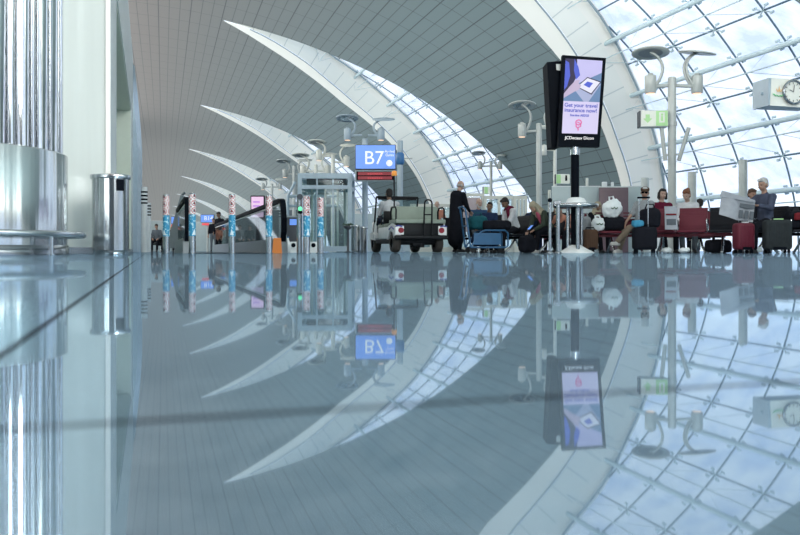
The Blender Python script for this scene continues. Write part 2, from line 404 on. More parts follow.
aimed('back_fill', UV3(2, 3, 6.2), UV3(6, 3, 21.2), 26, 9, 10., (1., 1., .95))  # added fill tilted upward, brightens the window reveals, unseen from below
aimed('wall_fill', (4.5, .5, 6), (-4.2, 9.5, 1.8), 3, 5, 26, (1., 1., .97))  # added fill floating at the right, brightens the white wall and column
# ------------------------------------------------------------ clad column at the left edge
cx, cy, cr = -4.88, 8.5, 1.25
def wavy(mb, amp, fr, c0, seed, sx=1.):
    for i, v in enumerate(mb.v):
        a = math.atan2(v[1] - c0[1], (v[0] - c0[0]) / sx); q = 1 + amp * noise.noise(Vector((math.cos(a) * fr, math.sin(a) * fr, seed)))
        mb.v[i] = (c0[0] + (v[0] - c0[0]) * q, c0[1] + (v[1] - c0[1]) * q, v[2])
b = MB(); b.lathe([(cr, .10), (cr, 1.08), (cr - .02, 1.095), (cr - .09, 1.10)], (cx, cy, 0), 220); wavy(b, .009, 7, (cx, cy), 2.)
col_ = tag(b.build('column_base_cladding', 'steel_skirt'), 'huge round column with a brushed steel skirt and fluted mirror cladding above', 'column', kind='structure')
b = MB(); b.lathe([(cr + .012, 0), (cr + .012, .10), (cr, .101)], (cx, cy, 0), 96); tag(b.build('trim_plinth', 'steel_dark', col_), kind='structure')
rr = 1.165
def seg_panel(a0, a1, bulge, r=rr, n=6, z0=1.09, z1=9.):
    pr = []
    for i in range(n + 1):
        k = i / n; a = a0 + (a1 - a0) * k; q = r + bulge * math.sin(PI * k); pr.append((cx + q * math.cos(a), cy + q * math.sin(a)))
    return [(x, y, z0) for x, y in pr] + [(x, y, z1) for x, y in pr], [(i, i + 1, n + 2 + i, n + 1 + i) for i in range(n)]
mir = MB(); rib = MB(); a = 0; i = 0
while a < 2 * PI - .01:
    wdt = [.17, .06, .13, .05][i % 4]
    vs, fs = seg_panel(a, a + wdt, .035 if wdt > .06 else .012); mir.add(vs, fs, 0, True)
    am = a + wdt + .012; p = (cx + (rr + .012) * math.cos(am), cy + (rr + .012) * math.sin(am))
    rib.cyl((*p, 1.09), (*p, 9.), .011, n=8); a += wdt + .024; i += 1
tag(mir.build('column_mirror_panel', 'chrome', col_, recalc=False), kind='structure'); tag(rib.build('trim_rib', 'steel_dark', col_), kind='structure')
t = thing('guard_rail', 'low round steel guard rail curving around the clad column', 'guard rail', (cx, cy, 0))
b = MB(); b.tube([(1.41 * math.cos(2 * PI * i / 96), 1.41 * math.sin(2 * PI * i / 96), .215) for i in range(96)], .034, 10, closed=True); b.build('rail', 'steel', t)
for k in range(4):
    a = math.atan2(8.1 - cy, -3.43 - cx) + k * PI / 2
    b = MB(); b.cyl((1.385 * math.cos(a), 1.385 * math.sin(a), 0), (1.385 * math.cos(a), 1.385 * math.sin(a), .2), .026, n=10); b.cyl((1.385 * math.cos(a), 1.385 * math.sin(a), 0), (1.385 * math.cos(a), 1.385 * math.sin(a), .012), .045, n=12); b.build('post', 'steel', t)

# ------------------------------------------------------------ white service wall beside it
mat('gloss_white', (.70, .76, .73), .16, var=.08, scale=2.2, stretch=(3, 3, .15), coat=.4)
mat('wall_side', (.60, .68, .70), .25, var=.05, scale=1)
mat('pale_green', (.58, .66, .58), .4, var=.04)
A2 = math.atan(251 / 800); s2, c2 = math.sin(A2), math.cos(A2)
def Q(u, v, z): return Vector((-u * s2 + v * c2, u * c2 + v * s2, z))
def ubox(mb, u0, u1, v0, v1, z0, z1, mi=0):
    vs = [Q(u, v, z) for u in (u0, u1) for v in (v0, v1) for z in (z0, z1)]
    mb.add(vs, [(0, 1, 3, 2), (4, 6, 7, 5), (0, 4, 5, 1), (2, 3, 7, 6), (0, 2, 6, 4), (1, 5, 7, 3)], mi)
VW = -.49; ua = 11.1
b = MB(); ubox(b, ua, ua + 2.3, VW - 1.9, VW - .03, 0, 6.2)
wl = tag(b.build('wall_left', 'gloss_white'), 'tall glossy white clad service wall beside the column', 'wall', kind='structure')
b = MB(); ubox(b, ua + .02, ua + 2.3, VW - .03, VW, 0, 6.2); ubox(b, ua + 2.3, 24.5, VW - 1.9, VW, 4.15, 6.2); ubox(b, 24.5, 27., VW - 1.9, VW, 0, 6.25)
tag(b.build('wall_side_panel', 'wall_side', wl), kind='structure')
b = MB(); ubox(b, 24.44, 24.5, VW - 1.9, VW - .02, 0, 4.14); ubox(b, ua + 2.31, 24.4, VW - 1.9, VW - .6, 0, 4.14); ubox(b, ua + 2.3, 24.4, VW - 1.9, VW - .02, 4.1, 4.149)
tag(b.build('wall_recess_panel', 'pale_green', wl), kind='structure')
b = MB(); ubox(b, ua - .02, ua + .02, VW - .05, VW + .01, 0, 6.2); tag(b.build('wall_corner_trim', 'band_white', wl), kind='structure')
b = MB(); ubox(b, ua - .03, 27.0, VW - 1.92, VW + .015, 0, .09); tag(b.build('baseboard_left', 'steel_dark', wl), kind='structure')
mat('blue_gloss', (.40, .50, .58), .16, .6)
b = MB(); kk = 28.2 / 800; o = G(133, 28.2); zz = lambda y: HC + (251 - y) * kk
b.prism([(-1.6, 0), (9.2 * kk, 0), (9.2 * kk, zz(150)), (7.5 * kk, zz(125)), (4.5 * kk, zz(92)), (1.5 * kk, zz(66)), (-.2, zz(50)), (-1.6, zz(40))], .5, o, (1, 0, 0), (0, 0, 1))
tag(b.build('pillar', 'blue_gloss'), 'glossy blue grey pillar with a curved shoulder at the end of the white wall', 'pillar', kind='structure')

# ------------------------------------------------------------ litter bins
def bin_(name, label, p, h, r, cat='litter bin', group=None, slot=True, sq=1.18):
    t = thing(name, label, cat, p, group=group)
    b = MB(); b.lathe([(r, .05), (r, h - .05)], n=140, sx=sq)
    b.lathe([(r * .93, 0), (r * .93, .05), (r, .051)], n=48, sx=sq); wavy(b, .03, 2.2, (0, 0), 5.)
    b.build('body', 'steel_brushed', t)
    b = MB(); b.lathe([(0, h - .052), (r + .012, h - .052), (r + .018, h - .045), (r + .018, h - .008), (r + .012, h), (0, h)], n=56, sx=sq); l = b.build('lid', 'steel', t)
    if slot:
        b = MB(); an = R(-44)
        for k in range(7):
            a = an + k * R(4) - R(12); a2_ = a + R(4); q = r + .004
            b.add([(q * sq * math.cos(x), q * math.sin(x), z) for x in (a, a2_) for z in (h - .20, h - .06)], [(0, 1, 3, 2)])
        b.build('slot', 'black', t)
        b = MB()
        for k in (0, 1):
            a = R(-128 + k * 46 + 6) 
            q = r + .003; b.cyl((q * sq * math.cos(a), q * math.sin(a), .06), (q * sq * math.cos(a), q * math.sin(a), h - .06), .005, n=6)
        b.build('door_seam', 'steel_dark', t)
    return t
bin_('litter_bin', 'tall oval brushed steel litter bin beside the white wall', G(110.5, 9.75), .965, .185)

# ------------------------------------------------------------ bollards with sticker bands
def sticker(name, z0, z1, kind):
    m = bpy.data.materials.new(name); m.use_nodes = True; nt = m.node_tree; b = nt.nodes['Principled BSDF']
    uv = nn(nt, 'ShaderNodeUVMap'); sp = nn(nt, 'ShaderNodeSeparateXYZ'); nt.links.new(uv.outputs[0], sp.inputs[0])
    if kind == 'no':
        S = .125
        x = mathn(nt, 'SUBTRACT', mathn(nt, 'FRACT', mathn(nt, 'DIVIDE', sp.outputs[0], S)), .5); y = mathn(nt, 'SUBTRACT', mathn(nt, 'FRACT', mathn(nt, 'DIVIDE', sp.outputs[1], S)), .5)
        r = mathn(nt, 'SQRT', mathn(nt, 'ADD', mathn(nt, 'MULTIPLY', x, x), mathn(nt, 'MULTIPLY', y, y)))
        ring = mathn(nt, 'LESS_THAN', mathn(nt, 'ABSOLUTE', mathn(nt, 'SUBTRACT', r, .38)), .048)
        sl = mathn(nt, 'MULTIPLY', mathn(nt, 'LESS_THAN', mathn(nt, 'ABSOLUTE', mathn(nt, 'ADD', x, y)), .05), mathn(nt, 'LESS_THAN', r, .36))
        gx = mathn(nt, 'MULTIPLY', mathn(nt, 'LESS_THAN', mathn(nt, 'ABSOLUTE', x), .10), mathn(nt, 'LESS_THAN', mathn(nt, 'ABSOLUTE', y), .2))
        gy = mathn(nt, 'MULTIPLY', mathn(nt, 'LESS_THAN', mathn(nt, 'ABSOLUTE', mathn(nt, 'ADD', y, .08)), .09), mathn(nt, 'LESS_THAN', mathn(nt, 'ABSOLUTE', x), .2))
        c = mixc(nt, mathn(nt, 'MAXIMUM', gx, gy), (.82, .82, .82), (.03, .03, .04)); c = mixc(nt, mathn(nt, 'MAXIMUM', ring, sl), c, (.50, .04, .06))
        c = mixc(nt, mathn(nt, 'GREATER_THAN', r, .60), c, (.55, .2, .22))
    else:
        no = nn(nt, 'ShaderNodeTexNoise'); no.inputs['Scale'].default_value = 22; nt.links.new(uv.outputs[0], no.inputs['Vector'])
        c = mixc(nt, mathn(nt, 'GREATER_THAN', no.outputs['Fac'], .58), (.035, .30, .52), (.45, .74, .85))
        x = mathn(nt, 'SUBTRACT', mathn(nt, 'FRACT', mathn(nt, 'DIVIDE', sp.outputs[0], .125)), .5)
        tri = mathn(nt, 'MULTIPLY', mathn(nt, 'LESS_THAN', mathn(nt, 'ABSOLUTE', x), mathn(nt, 'MULTIPLY', mathn(nt, 'SUBTRACT', .12, sp.outputs[1]), 3.)), mathn(nt, 'GREATER_THAN', sp.outputs[1], .02))
        c = mixc(nt, tri, c, (.72, .84, .88))
    nt.links.new(c, b.inputs['Base Color']); b.inputs['Roughness'].default_value = .35; M[name] = m
sticker('prohibition_sticker', 0, 0, 'no'); sticker('blue_sticker', 0, 0, 'blue')
def bollard_proto():
    t = thing('bollard', '', 'bollard', (0, 0, 0), group='steel bollards with sticker bands')
    r = .056; b = MB(); b.cyl((0, 0, 0), (0, 0, 1.0), r, n=28); b.ell((0, 0, 1.0), (r, r, .012), n=28, k=6); b.build('post', 'steel', t)
    for nme, z0, z1, m in (('warning_sticker', .655, .985, 'prohibition_sticker'), ('blue_sticker', .29, .65, 'blue_sticker')):
        b = MB(); b.uv = []; n = 32
        for i in range(n + 1):
            a = 2 * PI * i / n + 1.2
            for z in (z0, z1): b.v.append(((r + .002) * math.cos(a), (r + .002) * math.sin(a), z)); b.uv.append((i / n * .375, z - z0))
        for i in range(n): b.f.append([2 * i, 2 * i + 2, 2 * i + 3, 2 * i + 1]); b.mi.append(0); b.sm.append(True)
        b.build(nme, m, t, recalc=False)
    b = MB(); b.lathe([(r + .02, 0), (r + .02, .008), (r, .012)], n=28); b.build('base_plate', 'steel_dark', t)
    return t
bp_ = bollard_proto()
BL = [(166.2, 13.7, 'leftmost'), (192.2, 13.4, 'second'), (232, 13.6, 'third'), (269, 13.8, 'fourth'), (306.6, 13.9, 'fifth'), (320.4, 14.3, 'sixth')]
ords = ['steel bollard with red and blue sticker bands, standing nearest the litter bin', 'steel bollard with sticker bands in front of the black edged end of the escalator', 'steel bollard with sticker bands alone in front of the glass balustrade',
        'steel bollard with sticker bands beside the curved black handrail end', 'steel bollard with sticker bands directly beside the plain steel post', 'steel bollard with sticker bands, the shortest looking and last of its row of six']
for i, (px, z, _) in enumerate(BL):
    o = bp_ if i == 0 else dup(bp_, (0, 0, 0))
    o.location = G(px, z); o['label'] = ords[i]; o.rotation_euler[2] = i * 1.3
t = thing('steel_post', 'plain brushed steel post with round dark sensor and green light', 'post', G(300.6, 14.1))
b = MB(); b.cyl((0, 0, 0), (0, 0, 1.02), .07, n=28); b.ell((0, 0, 1.02), (.07, .07, .015), n=28, k=6); b.build('post_body', 'steel', t)
b = MB(); b.cyl((-.0, -.06, .99), (0, -.11, .99), .05, n=18); b.build('sensor', 'dark_grey', t)
mat('green_light', (.1, .7, .3), .5, emit=(.15, .9, .4), es=1.2)
b = MB(); b.ell((0, -.065, .78), (.035, .02, .04)); b.build('signal_light', 'green_light', t); b = MB(); b.ell((0, -.065, .72), (.045, .02, .03)); b.build('signal_cap', 'black', t)

# ------------------------------------------------------------ striped slim posts beyond the wall
def striped(px, z, h, lab):
    t = thing('striped_post', lab, 'post', G(px, z)); b = MB(); b.cyl((0, 0, 0), (0, 0, h), .09, n=16); b.build('post_body', 'white_metal', t)
    for k in range(4):
        b = MB(); b.cyl((0, 0, h * .74 + k * .11), (0, 0, h * .74 + k * .11 + .05), .094, n=16); b.build('black_band', 'black', t)
striped(144.3, 24, 1.96, 'tall slim white post with black bands beside the glossy pillar')
striped(148.4, 29, 1.78, 'shorter slim white post with black bands behind the taller banded one')

# ------------------------------------------------------------ escalator: two balustrades running away from us
mat('escalator_grey', (.20, .24, .26), .35)
t = thing('escalator', 'escalator with glass balustrades, grey skirts and black handrails', 'escalator', (0, 0, 0))
def balustrade(px, z, L, mirror=1):
    o = G(px, z); dx = Vector((-s2, c2, 0)); side = Vector((c2, s2, 0))
    top = 1.0
    prof = []
    for i in range(9):
        a = R(-70 + i * 20); prof.append((-.0 - .10 * math.cos(a) , .84 + .16 * math.sin(a)))
    path = [o + dx * .55 + Vector((0, 0, .08)), o + dx * .1 + Vector((0, 0, .16)), o + dx * (-.03) + Vector((0, 0, .4)), o + dx * (-.04) + Vector((0, 0, .65)), o + dx * .02 + Vector((0, 0, .86)), o + dx * .12 + Vector((0, 0, .965)), o + dx * .3 + Vector((0, 0, 1.)), o + dx * L + Vector((0, 0, 1.))]
    b = MB(); vs = []
    for i, p in enumerate(path):
        tt = (path[min(i + 1, len(path) - 1)] - path[max(i - 1, 0)]).normalized(); nrm = side.cross(tt)
        for a, q in ((-.05, -.035), (.05, -.035), (.05, .035), (-.05, .035)): vs.append(p + side * a + nrm * q)
    n = len(path); b.add(vs, [(i * 4 + k, i * 4 + (k + 1) % 4, i * 4 + 4 + (k + 1) % 4, i * 4 + 4 + k) for i in range(n - 1) for k in range(4)], 0, False)
    b.build('handrail', 'black', t)
    g = MB(); gp = [(.1, .25), (.0, .4), (.0, .65), (.05, .84), (.14, .94), (.3, .97), (L, .97), (L, .25)]
    g.prism(gp, .012, o, dx, (0, 0, 1)); g.build('glass_panel', 'clear_glass', t)
    g = MB(); g.prism([(.0, 0), (.02, .2), (.1, .27), (L, .27), (L, 0)], .16, o - side * .08, dx, (0, 0, 1)); g.build('skirt', 'escalator_grey', t)
    g = MB(); g.prism([(.12, .90), (.3, .935), (L, .935), (L, .915), (.3, .915)], .03, o - side * .015, dx, (0, 0, 1)); g.build('light_strip', 'band_white', t)
balustrade(283.5, 14.9, 16); balustrade(187.5, 14.4, 5)
b = MB(); o1, o2 = G(187.5, 14.4), G(283.5, 14.9); dxv = Vector((-s2, c2, 0))
b.add([o1 + Vector((0, 0, .012)), o2 + Vector((0, 0, .012)), o2 + dxv * 3 + Vector((0, 0, .012)), o1 + dxv * 3 + Vector((0, 0, .012))], [(0, 1, 2, 3)]); b.build('comb_plate', 'steel_dark', t, recalc=False)
b = MB()
for k in range(12):
    a = o1 + dxv * (3 + k * .4) - Vector((0, 0, 0)); c_ = o2 + dxv * (3 + k * .4); z = .014
    b.add([a + Vector((0, 0, z)), c_ + Vector((0, 0, z)), c_ + dxv * .36 + Vector((0, 0, z)), a + dxv * .36 + Vector((0, 0, z))], [(0, 1, 2, 3)])
b.build('steps', 'dark_grey', t, recalc=False)
# sloping side of the next escalator, seen past the first balustrade
t = thing('escalator_side_panel', 'sloping grey escalator flank climbing behind the leftmost sticker bollards', 'escalator', (0, 0, 0))
b = MB(); o = G(168, 23); k = 23 / 800
b.prism([((170 - 170) * k, .12), ((190 - 170) * k, .12), (17.5 * k, 1.60), (15 * k, 1.64)], .25, o, (1, 0, 0), (0, 0, 1)); b.build('side_panel', 'escalator_grey', t)
b = MB(); b.prism([(14.2 * k, 1.12), (17. * k, 1.12), (16.8 * k, 1.6), (16.2 * k, 1.6)], .02, o + Vector((0, -.02, 0)), (1, 0, 0), (0, 0, 1)); b.build('glass_panel', 'band_white', t)
b = MB(); b.tube([o + Vector((-.02, -.0, .15)), o + Vector((14.5 * k, -.0, 1.66)), o + Vector((17 * k, 0, 1.72))], .035, 8); b.build('handrail', 'steel_dark', t)
# ------------------------------------------------------------ lamp posts
mat('lamp_grey', (.46, .50, .49), .35)
mat('reflector', (.80, .83, .84), .12, .9)
mat('reflector_face', (.26, .28, .30), .3, .6)
def disc(par, c, r, tilt, az, m='lamp_grey', glow=False):
    m3 = Matrix.Rotation(az, 3, 'Z') @ Matrix.Rotation(tilt, 3, 'X')
    b = MB(); b.lathe([(0, .05), (r * .1, .05), (r * .12, .025), (r * .6, .03), (r, 0), (r, -.025), (r * .62, -.02)], c, 28, m=m3)
    o = b.build('reflector_disc', m, par)
    b = MB(); b.lathe([(0, -.012), (r * .64, -.024)], c, 28, m=m3); b.build('mirror_face', 'reflector_face' if not glow else 'reflector', o)
def lamp_post(px, z, ptop, label, arms, r=.09, m='lamp_grey', scale=1., glow=False):
    """arms: (side, reach, drop, disc dx, disc dz, disc radius, tilt, azimuth)"""
    t = thing('lamp_post', label, 'lamp post', G(px, z), group='twin armed lamp posts of the hall')
    H = V(px, ptop, z).z
    b = MB(); b.cyl((0, 0, 0), (0, 0, H), r, n=18); b.cyl((0, 0, H), (0, 0, H + .02), r * 1.02, r * .8, n=18); b.cyl((0, 0, 0), (0, 0, .03), r * 1.7, n=18); b.build('pole', m, t)
    for (sd, reach, drop, ddx, ddz, dr, tilt, az) in arms:
        sx = sd * reach; zc = H - drop
        b = MB(); b.tube([(sd * r, 0, zc), (sx * .75, 0, zc - .02), (sx, 0, zc - .03)], .045 * scale, 8)
        b.build('arm', m, t)
        b = MB(); b.lathe([(0, .24), (.06, .24), (.075, .20), (.135, .18), (.14, .12), (.14, -.24), (.12, -.26), (0, -.26)], (sx, 0, zc + .06), 18, sx=scale, sy=scale)
        o = b.build('spotlight', m, t)
        b = MB(); b.lathe([(0, -.27), (.10 * scale, -.27), (.115 * scale, -.255)], (sx, 0, zc + .06), 18); b.build('lamp_glow', 'glow_warm', o)
        dx, dz = ddx, ddz; ex = sx + dx * .35; pts = []
        p0 = Vector((sx - sd * .10, 0, zc - .05)); p3 = Vector((sx + dx, 0, zc + dz)); p1 = Vector((sx - sd * .38, 0, zc + dz * .35)); p2 = Vector((sx - sd * .42 + dx * .1, 0, zc + dz * .8))
        if sd * dx < 0: p1 = Vector((sx - sd * .5, 0, zc + dz * .35)); p2 = Vector((sx + dx * .9 - sd * .1, 0, zc + dz * .7))
        for i in range(11):
            k = i / 10; pts.append(p0 * (1 - k) ** 3 + p1 * 3 * k * (1 - k) ** 2 + p2 * 3 * k * k * (1 - k) + p3 * k ** 3)
        b = MB(); b.tube([p + Vector((0, .03, 0)) for p in pts], .038 * scale, 6); b.tube([p - Vector((0, .05, 0)) + Vector((sd * .03, 0, 0)) for p in pts], .03 * scale, 6); b.build('curved_bracket', m, t)
        disc(t, p3, dr, tilt, az, m, glow)
    return t
# big post on the right: 1 px = 2.5 cm there
k = 20 / 800
lp1 = lamp_post(672, 20, 78, 'large grey twin lamp post carrying the green pictogram sign box at right',
    [(-1, 21.5 * k, 7.5 * k, .0, 33 * k - .0, .46, R(7), R(160)), (1, 25 * k, 7.5 * k, .0, 33 * k, .46, R(12), R(30))], r=.10)
for sd in (-1, 1):
    b = MB(); b.cyl((sd * .17, 0, 2.3), (sd * (.26 if sd < 0 else .42), 0, 3.12), .05, n=10); b.cyl((sd * .09, 0, 2.45), (sd * .2, 0, 2.45), .02, n=6); b.build('brace_pipe', 'lamp_grey', lp1)
b = MB(); b.box((-.14, 0, 3.22), (.10, .06, .06)); b.cyl((0, 0, 3.17), (0, 0, 3.27), .12, n=16); b.build('bracket', 'lamp_grey', lp1)
k = 27 / 800
lamp_post(539, 27, 124, 'grey twin lamp post rising just left of the tall advertising totem',
    [(-1, 17 * k, 7 * k, .0, 26 * k, .46, R(10), R(180)), (1, 14 * k, 4 * k, .25, 24 * k, .46, R(14), R(0))], r=.095, glow=True)
k = 31 / 800
lamp_post(365, 31, 139, 'blue grey twin lamp post standing behind the B7 gate sign',
    [(-1, 17.5 * k, -4 * k, -.02, 17 * k, .44, R(10), R(180)), (1, 16 * k, -4 * k, .1, 16 * k, .44, R(16), R(0))], r=.11, m='blue_grey_paint', glow=True)
k = 36 / 800
lamp_post(333, 36, 155, 'cream twin lamp post with a green lit junction box, in front of the lift frame',
    [(-1, 14 * k, 1 * k, -.1, 14 * k, .44, R(8), R(180)), (1, 13.5 * k, 7 * k, .1, 17 * k, .40, R(16), R(0))], r=.09, m='cream_paint')
k = 38 / 800
lamp_post(316, 38, 165, 'cream twin lamp post left of the one with the junction box',
    [(-1, 13 * k, 6 * k, -.12, 16 * k, .42, R(8), R(180)), (1, 12 * k, 6 * k, .05, 17 * k, .40, R(16), R(0))], r=.085, m='cream_paint')
k = 46 / 800
lamp_post(294, 46, 166, 'small grey twin lamp post farther off, left of the lift frame',
    [(-1, 9 * k, 8 * k, -.1, 13 * k, .44, R(9), R(180)), (1, 9 * k, 8 * k, .1, 14 * k, .44, R(16), R(0))], r=.10)
k = 48 / 800
lamp_post(491, 48, 162, 'slender grey twin lamp post rising behind the seated man with the maroon scarf',
    [(-1, 11 * k, 4 * k, -.1, 13 * k, .42, R(12), R(180)), (1, 9 * k, 4 * k, .1, 11 * k, .3, R(16), R(0))], r=.085)
k = 60 / 800
lamp_post(272, 60, 184, 'tiny pale twin lamp post far behind the pink advertising screen',
    [(-1, 9 * k, 3 * k, -.1, 8 * k, .46, R(9), R(180)), (1, 8 * k, 3 * k, .1, 8 * k, .46, R(16), R(0))], r=.10)
t = thing('lamp_post', 'slim grey twin lamp post seen right behind the advertising totem', 'lamp post', G(555, 33), group='twin armed lamp posts of the hall')
k = 33 / 800; b = MB(); b.cyl((0, 0, 0), (0, 0, 116 * k), .07, n=14); b.build('pole', 'cream_paint', t)
b = MB(); b.tube([(0, 0, 4.2), (-.25, 0, 4.2), (-.45, 0, 4.25)], .04); b.build('arm', 'cream_paint', t)
b = MB(); b.lathe([(0, .25), (.1, .2), (.12, -.2), (0, -.22)], (-.45, 0, 4.2), 14); b.build('spotlight', 'cream_paint', t)
b = MB(); b.tube([(-.4, 0, 4.2), (-.1, 0, 4.5), (-.08, 0, 4.9), (-.3, 0, 5.15)], .035); b.build('curved_bracket', 'cream_paint', t); disc(t, (-.3, 0, 5.2), .42, R(10), 0, 'cream_paint')
# short stub columns that carry the foot of the glazing
for px, yt, z, lab in ((645, 178, 27, 'short grey stub column behind the man in the brown cap'), (692, 172, 26, 'short grey stub column behind the red haired passenger'), (743, 160, 25, 'grey stub column behind the newspaper'), (587, 178, 29, 'thin pale pipe standing over the glass partition'), (549.5, 190, 26, 'thin pale pipe between the barrier posts')):
    t = thing('stub_column', lab, 'pole', G(px, z)); h = V(px, yt, z).z
    b = MB(); b.cyl((0, 0, 0), (0, 0, h), .13 if z < 28 and px > 600 else .05, n=16); b.cyl((0, 0, 0), (0, 0, .03), .2, n=16); b.build('shaft', 'lamp_grey' if px > 600 else 'cream_paint', t)

# ------------------------------------------------------------ pictogram sign boxes
mat('sign_green', (.36, .62, .30), .4, emit=(.3, .8, .2), es=.1)
mat('sign_face', (.66, .70, .64), .4, emit=(.85, .9, .8), es=.1)
def sign_box(name, label, px0, px1, y0, y1, z, depth, yaw=0., green=True, end='dark_grey'):
    k = z / 800; wd, h = (px1 - px0) * k, (y1 - y0) * k; c_ = V((px0 + px1) / 2, (y0 + y1) / 2, z)
    t = thing(name, label, 'sign', c_, yaw)
    b = MB(); b.box((0, depth / 2, 0), (wd, depth, h), ch=min(.03, h * .1)); b.build('housing', 'white_metal', t)
    b = MB(); b.box((-wd / 2 - .015, depth / 2, 0), (.03, depth * .96, h * .94)); b.build('end_cap', end, t)
    b = MB(); b.box((0, -.006, 0), (wd * .96, .012, h * .9)); f = b.build('face', 'sign_face', t)
    return t, wd, h
t, wd, h = sign_box('exit_sign', 'white sign box with green arrow and running figure panel, mounted on the large lamp post', 641, 668, 110, 127, 19.9, .30, R(-6))
b = MB(); b.box((wd * .26, -.016, 0), (wd * .42, .01, h * .88)); b.build('green_panel', 'sign_green', t)
b = MB(); b.box((wd * .26, -.024, .02), (wd * .2, .008, h * .6)); b.build('pictogram', 'sign_face', t)
b = MB(); b.box((wd * .26, -.03, -.01), (.05, .006, .12)); b.ell((wd * .26, -.03, .09), (.03, .004, .03)); b.build('running_figure', 'sign_green', t)
b = MB(); b.prism([(-.11, .0), (0, -.11), (.11, 0), (.05, 0), (.05, .10), (-.05, .10), (-.05, 0)], .008, (-wd * .25, -.014, 0), (1, 0, 0), (0, 0, 1)); b.build('arrow', 'sign_green', t)
t, wd, h = sign_box('exit_sign', 'small green and white pictogram sign on the pale pole left of the totem', 556, 570, 174, 184, 26, .12)
b = MB(); b.box((-wd * .32, -.016, 0), (wd * .3, .01, h * .88)); b.build('green_panel', 'sign_green', t)
b = MB(); b.box((wd * .22, -.016, 0), (.07, .01, .12)); b.ell((wd * .22, -.016, .09), (.035, .006, .035)); b.build('pictogram', 'black', t)
t, wd, h = sign_box('exit_sign', 'small green and cream pictogram sign behind the luggage trolley', 483.5, 490, 186.5, 194, 34, .15)
b = MB(); b.box((-wd * .1, -.016, 0), (wd * .5, .01, h * .88)); b.build('green_panel', 'sign_green', t)
t, wd, h = sign_box('exit_sign', 'small lit junction box with green edge on the cream lamp post', 332.5, 341, 181.5, 188.5, 35.5, .15)
b = MB(); b.box((.08, -.016, 0), (.09, .01, .12)); b.build('pictogram', 'black', t); b = MB(); b.box((0, -.016, -h * .45), (wd, .012, .03)); b.box((-wd * .45, -.016, 0), (.03, .012, h * .9)); b.build('green_edge', 'sign_green', t)

# ------------------------------------------------------------ clock box at the right edge
z = 15.; k = z / 800; wd, h = 47 * k, 27.5 * k; c_ = V(791, 92.5, z)
t = thing('clock_sign', 'white wall clock box with round analogue clock and small green emblem at upper right', 'clock', c_, R(12))
mat('box_face', (.74, .76, .70), .4, emit=(.8, .82, .76), es=.1)
b = MB(); b.prism([(-wd / 2, -h / 2), (wd / 2 + .1, -h / 2 - .02), (wd / 2 + .1, h / 2 - .02), (-wd / 2 + .03, h / 2)], -.02, (0, 0, 0), (1, 0, 0), (0, 0, 1)); b.build('face', 'box_face', t)
b = MB(); b.box((.05, .24, 0), (wd + .04, .44, h * .98)); b.build('housing', 'blue_grey_paint', t)
b = MB(); b.box((-wd / 2 - .0, .24, 0), (.06, .46, h * .99)); b.cyl((-wd / 2 - .03, .2, 0), (-wd / 2 - .07, .2, 0), .035, n=12); b.build('end_cap', 'blue_grey_paint', t)
mx = .02
b = MB(); b.lathe([(.225, 0), (.235, .03), (.215, .05), (.20, .05), (.195, .01)], (mx, -.02, .0), 40, m=Matrix.Rotation(R(90), 3, 'X')); b.build('clock_rim', 'steel_dark', t)
b = MB(); b.cyl((mx, -.02, 0), (mx, -.035, 0), .2, n=40); dial = b.build('clock_dial', 'box_face', t)
b = MB()
for i in range(12):
    a = i * PI / 6; m3 = Matrix.Rotation(a, 3, 'Y'); b.box(Vector((mx, -.038, 0)) + m3 @ Vector((0, 0, .165)), (.012, .004, .035), rot=m3)
b.build('hour_marks', 'black', dial)
for a, L, n_ in ((R(-62), .09, 'hour_hand'), (R(8), .14, 'minute_hand')):
    m3 = Matrix.Rotation(a, 3, 'Y'); b = MB(); b.box(Vector((mx, -.044, 0)) + m3 @ Vector((0, 0, L / 2)), (.012, .004, L), rot=m3); b.build(n_, 'dark_grey', dial)
mat('emblem_orange', (.8, .45, .15), .5); mat('emblem_green', (.2, .65, .3), .5)
b = MB(); b.prism([(-.02, 0), (0, .11), (.02, 0)], .006, (-.27, -.022, -.0), (1, 0, 0), (0, 0, 1)); b.prism([(.015, 0), (.07, .06), (.04, 0)], .006, (-.27, -.022, -.0), (1, 0, 0), (0, 0, 1)); b.prism([(-.015, 0), (-.07, .06), (-.04, 0)], .006, (-.27, -.022, -.0), (1, 0, 0), (0, 0, 1)); b.build('emblem_flame', 'emblem_orange', t)
b = MB(); b.tube([(-.27 - .13 + i * .026, -.024, -.05 - .03 * math.sin(i * PI / 10) + .012 * math.sin(i * 2.5)) for i in range(11)], .011, 5); b.build('emblem_script', 'emblem_green', t)
b = MB(); b.cyl((1.2, .9, -(c_.z)), (1.2, .9, .9), .1, n=18); b.cyl((.3, .4, .12), (1.2, .9, .12), .03, n=8); b.cyl((.3, .4, -.12), (1.2, .9, -.12), .03, n=8); b.build('pole', 'lamp_grey', t)

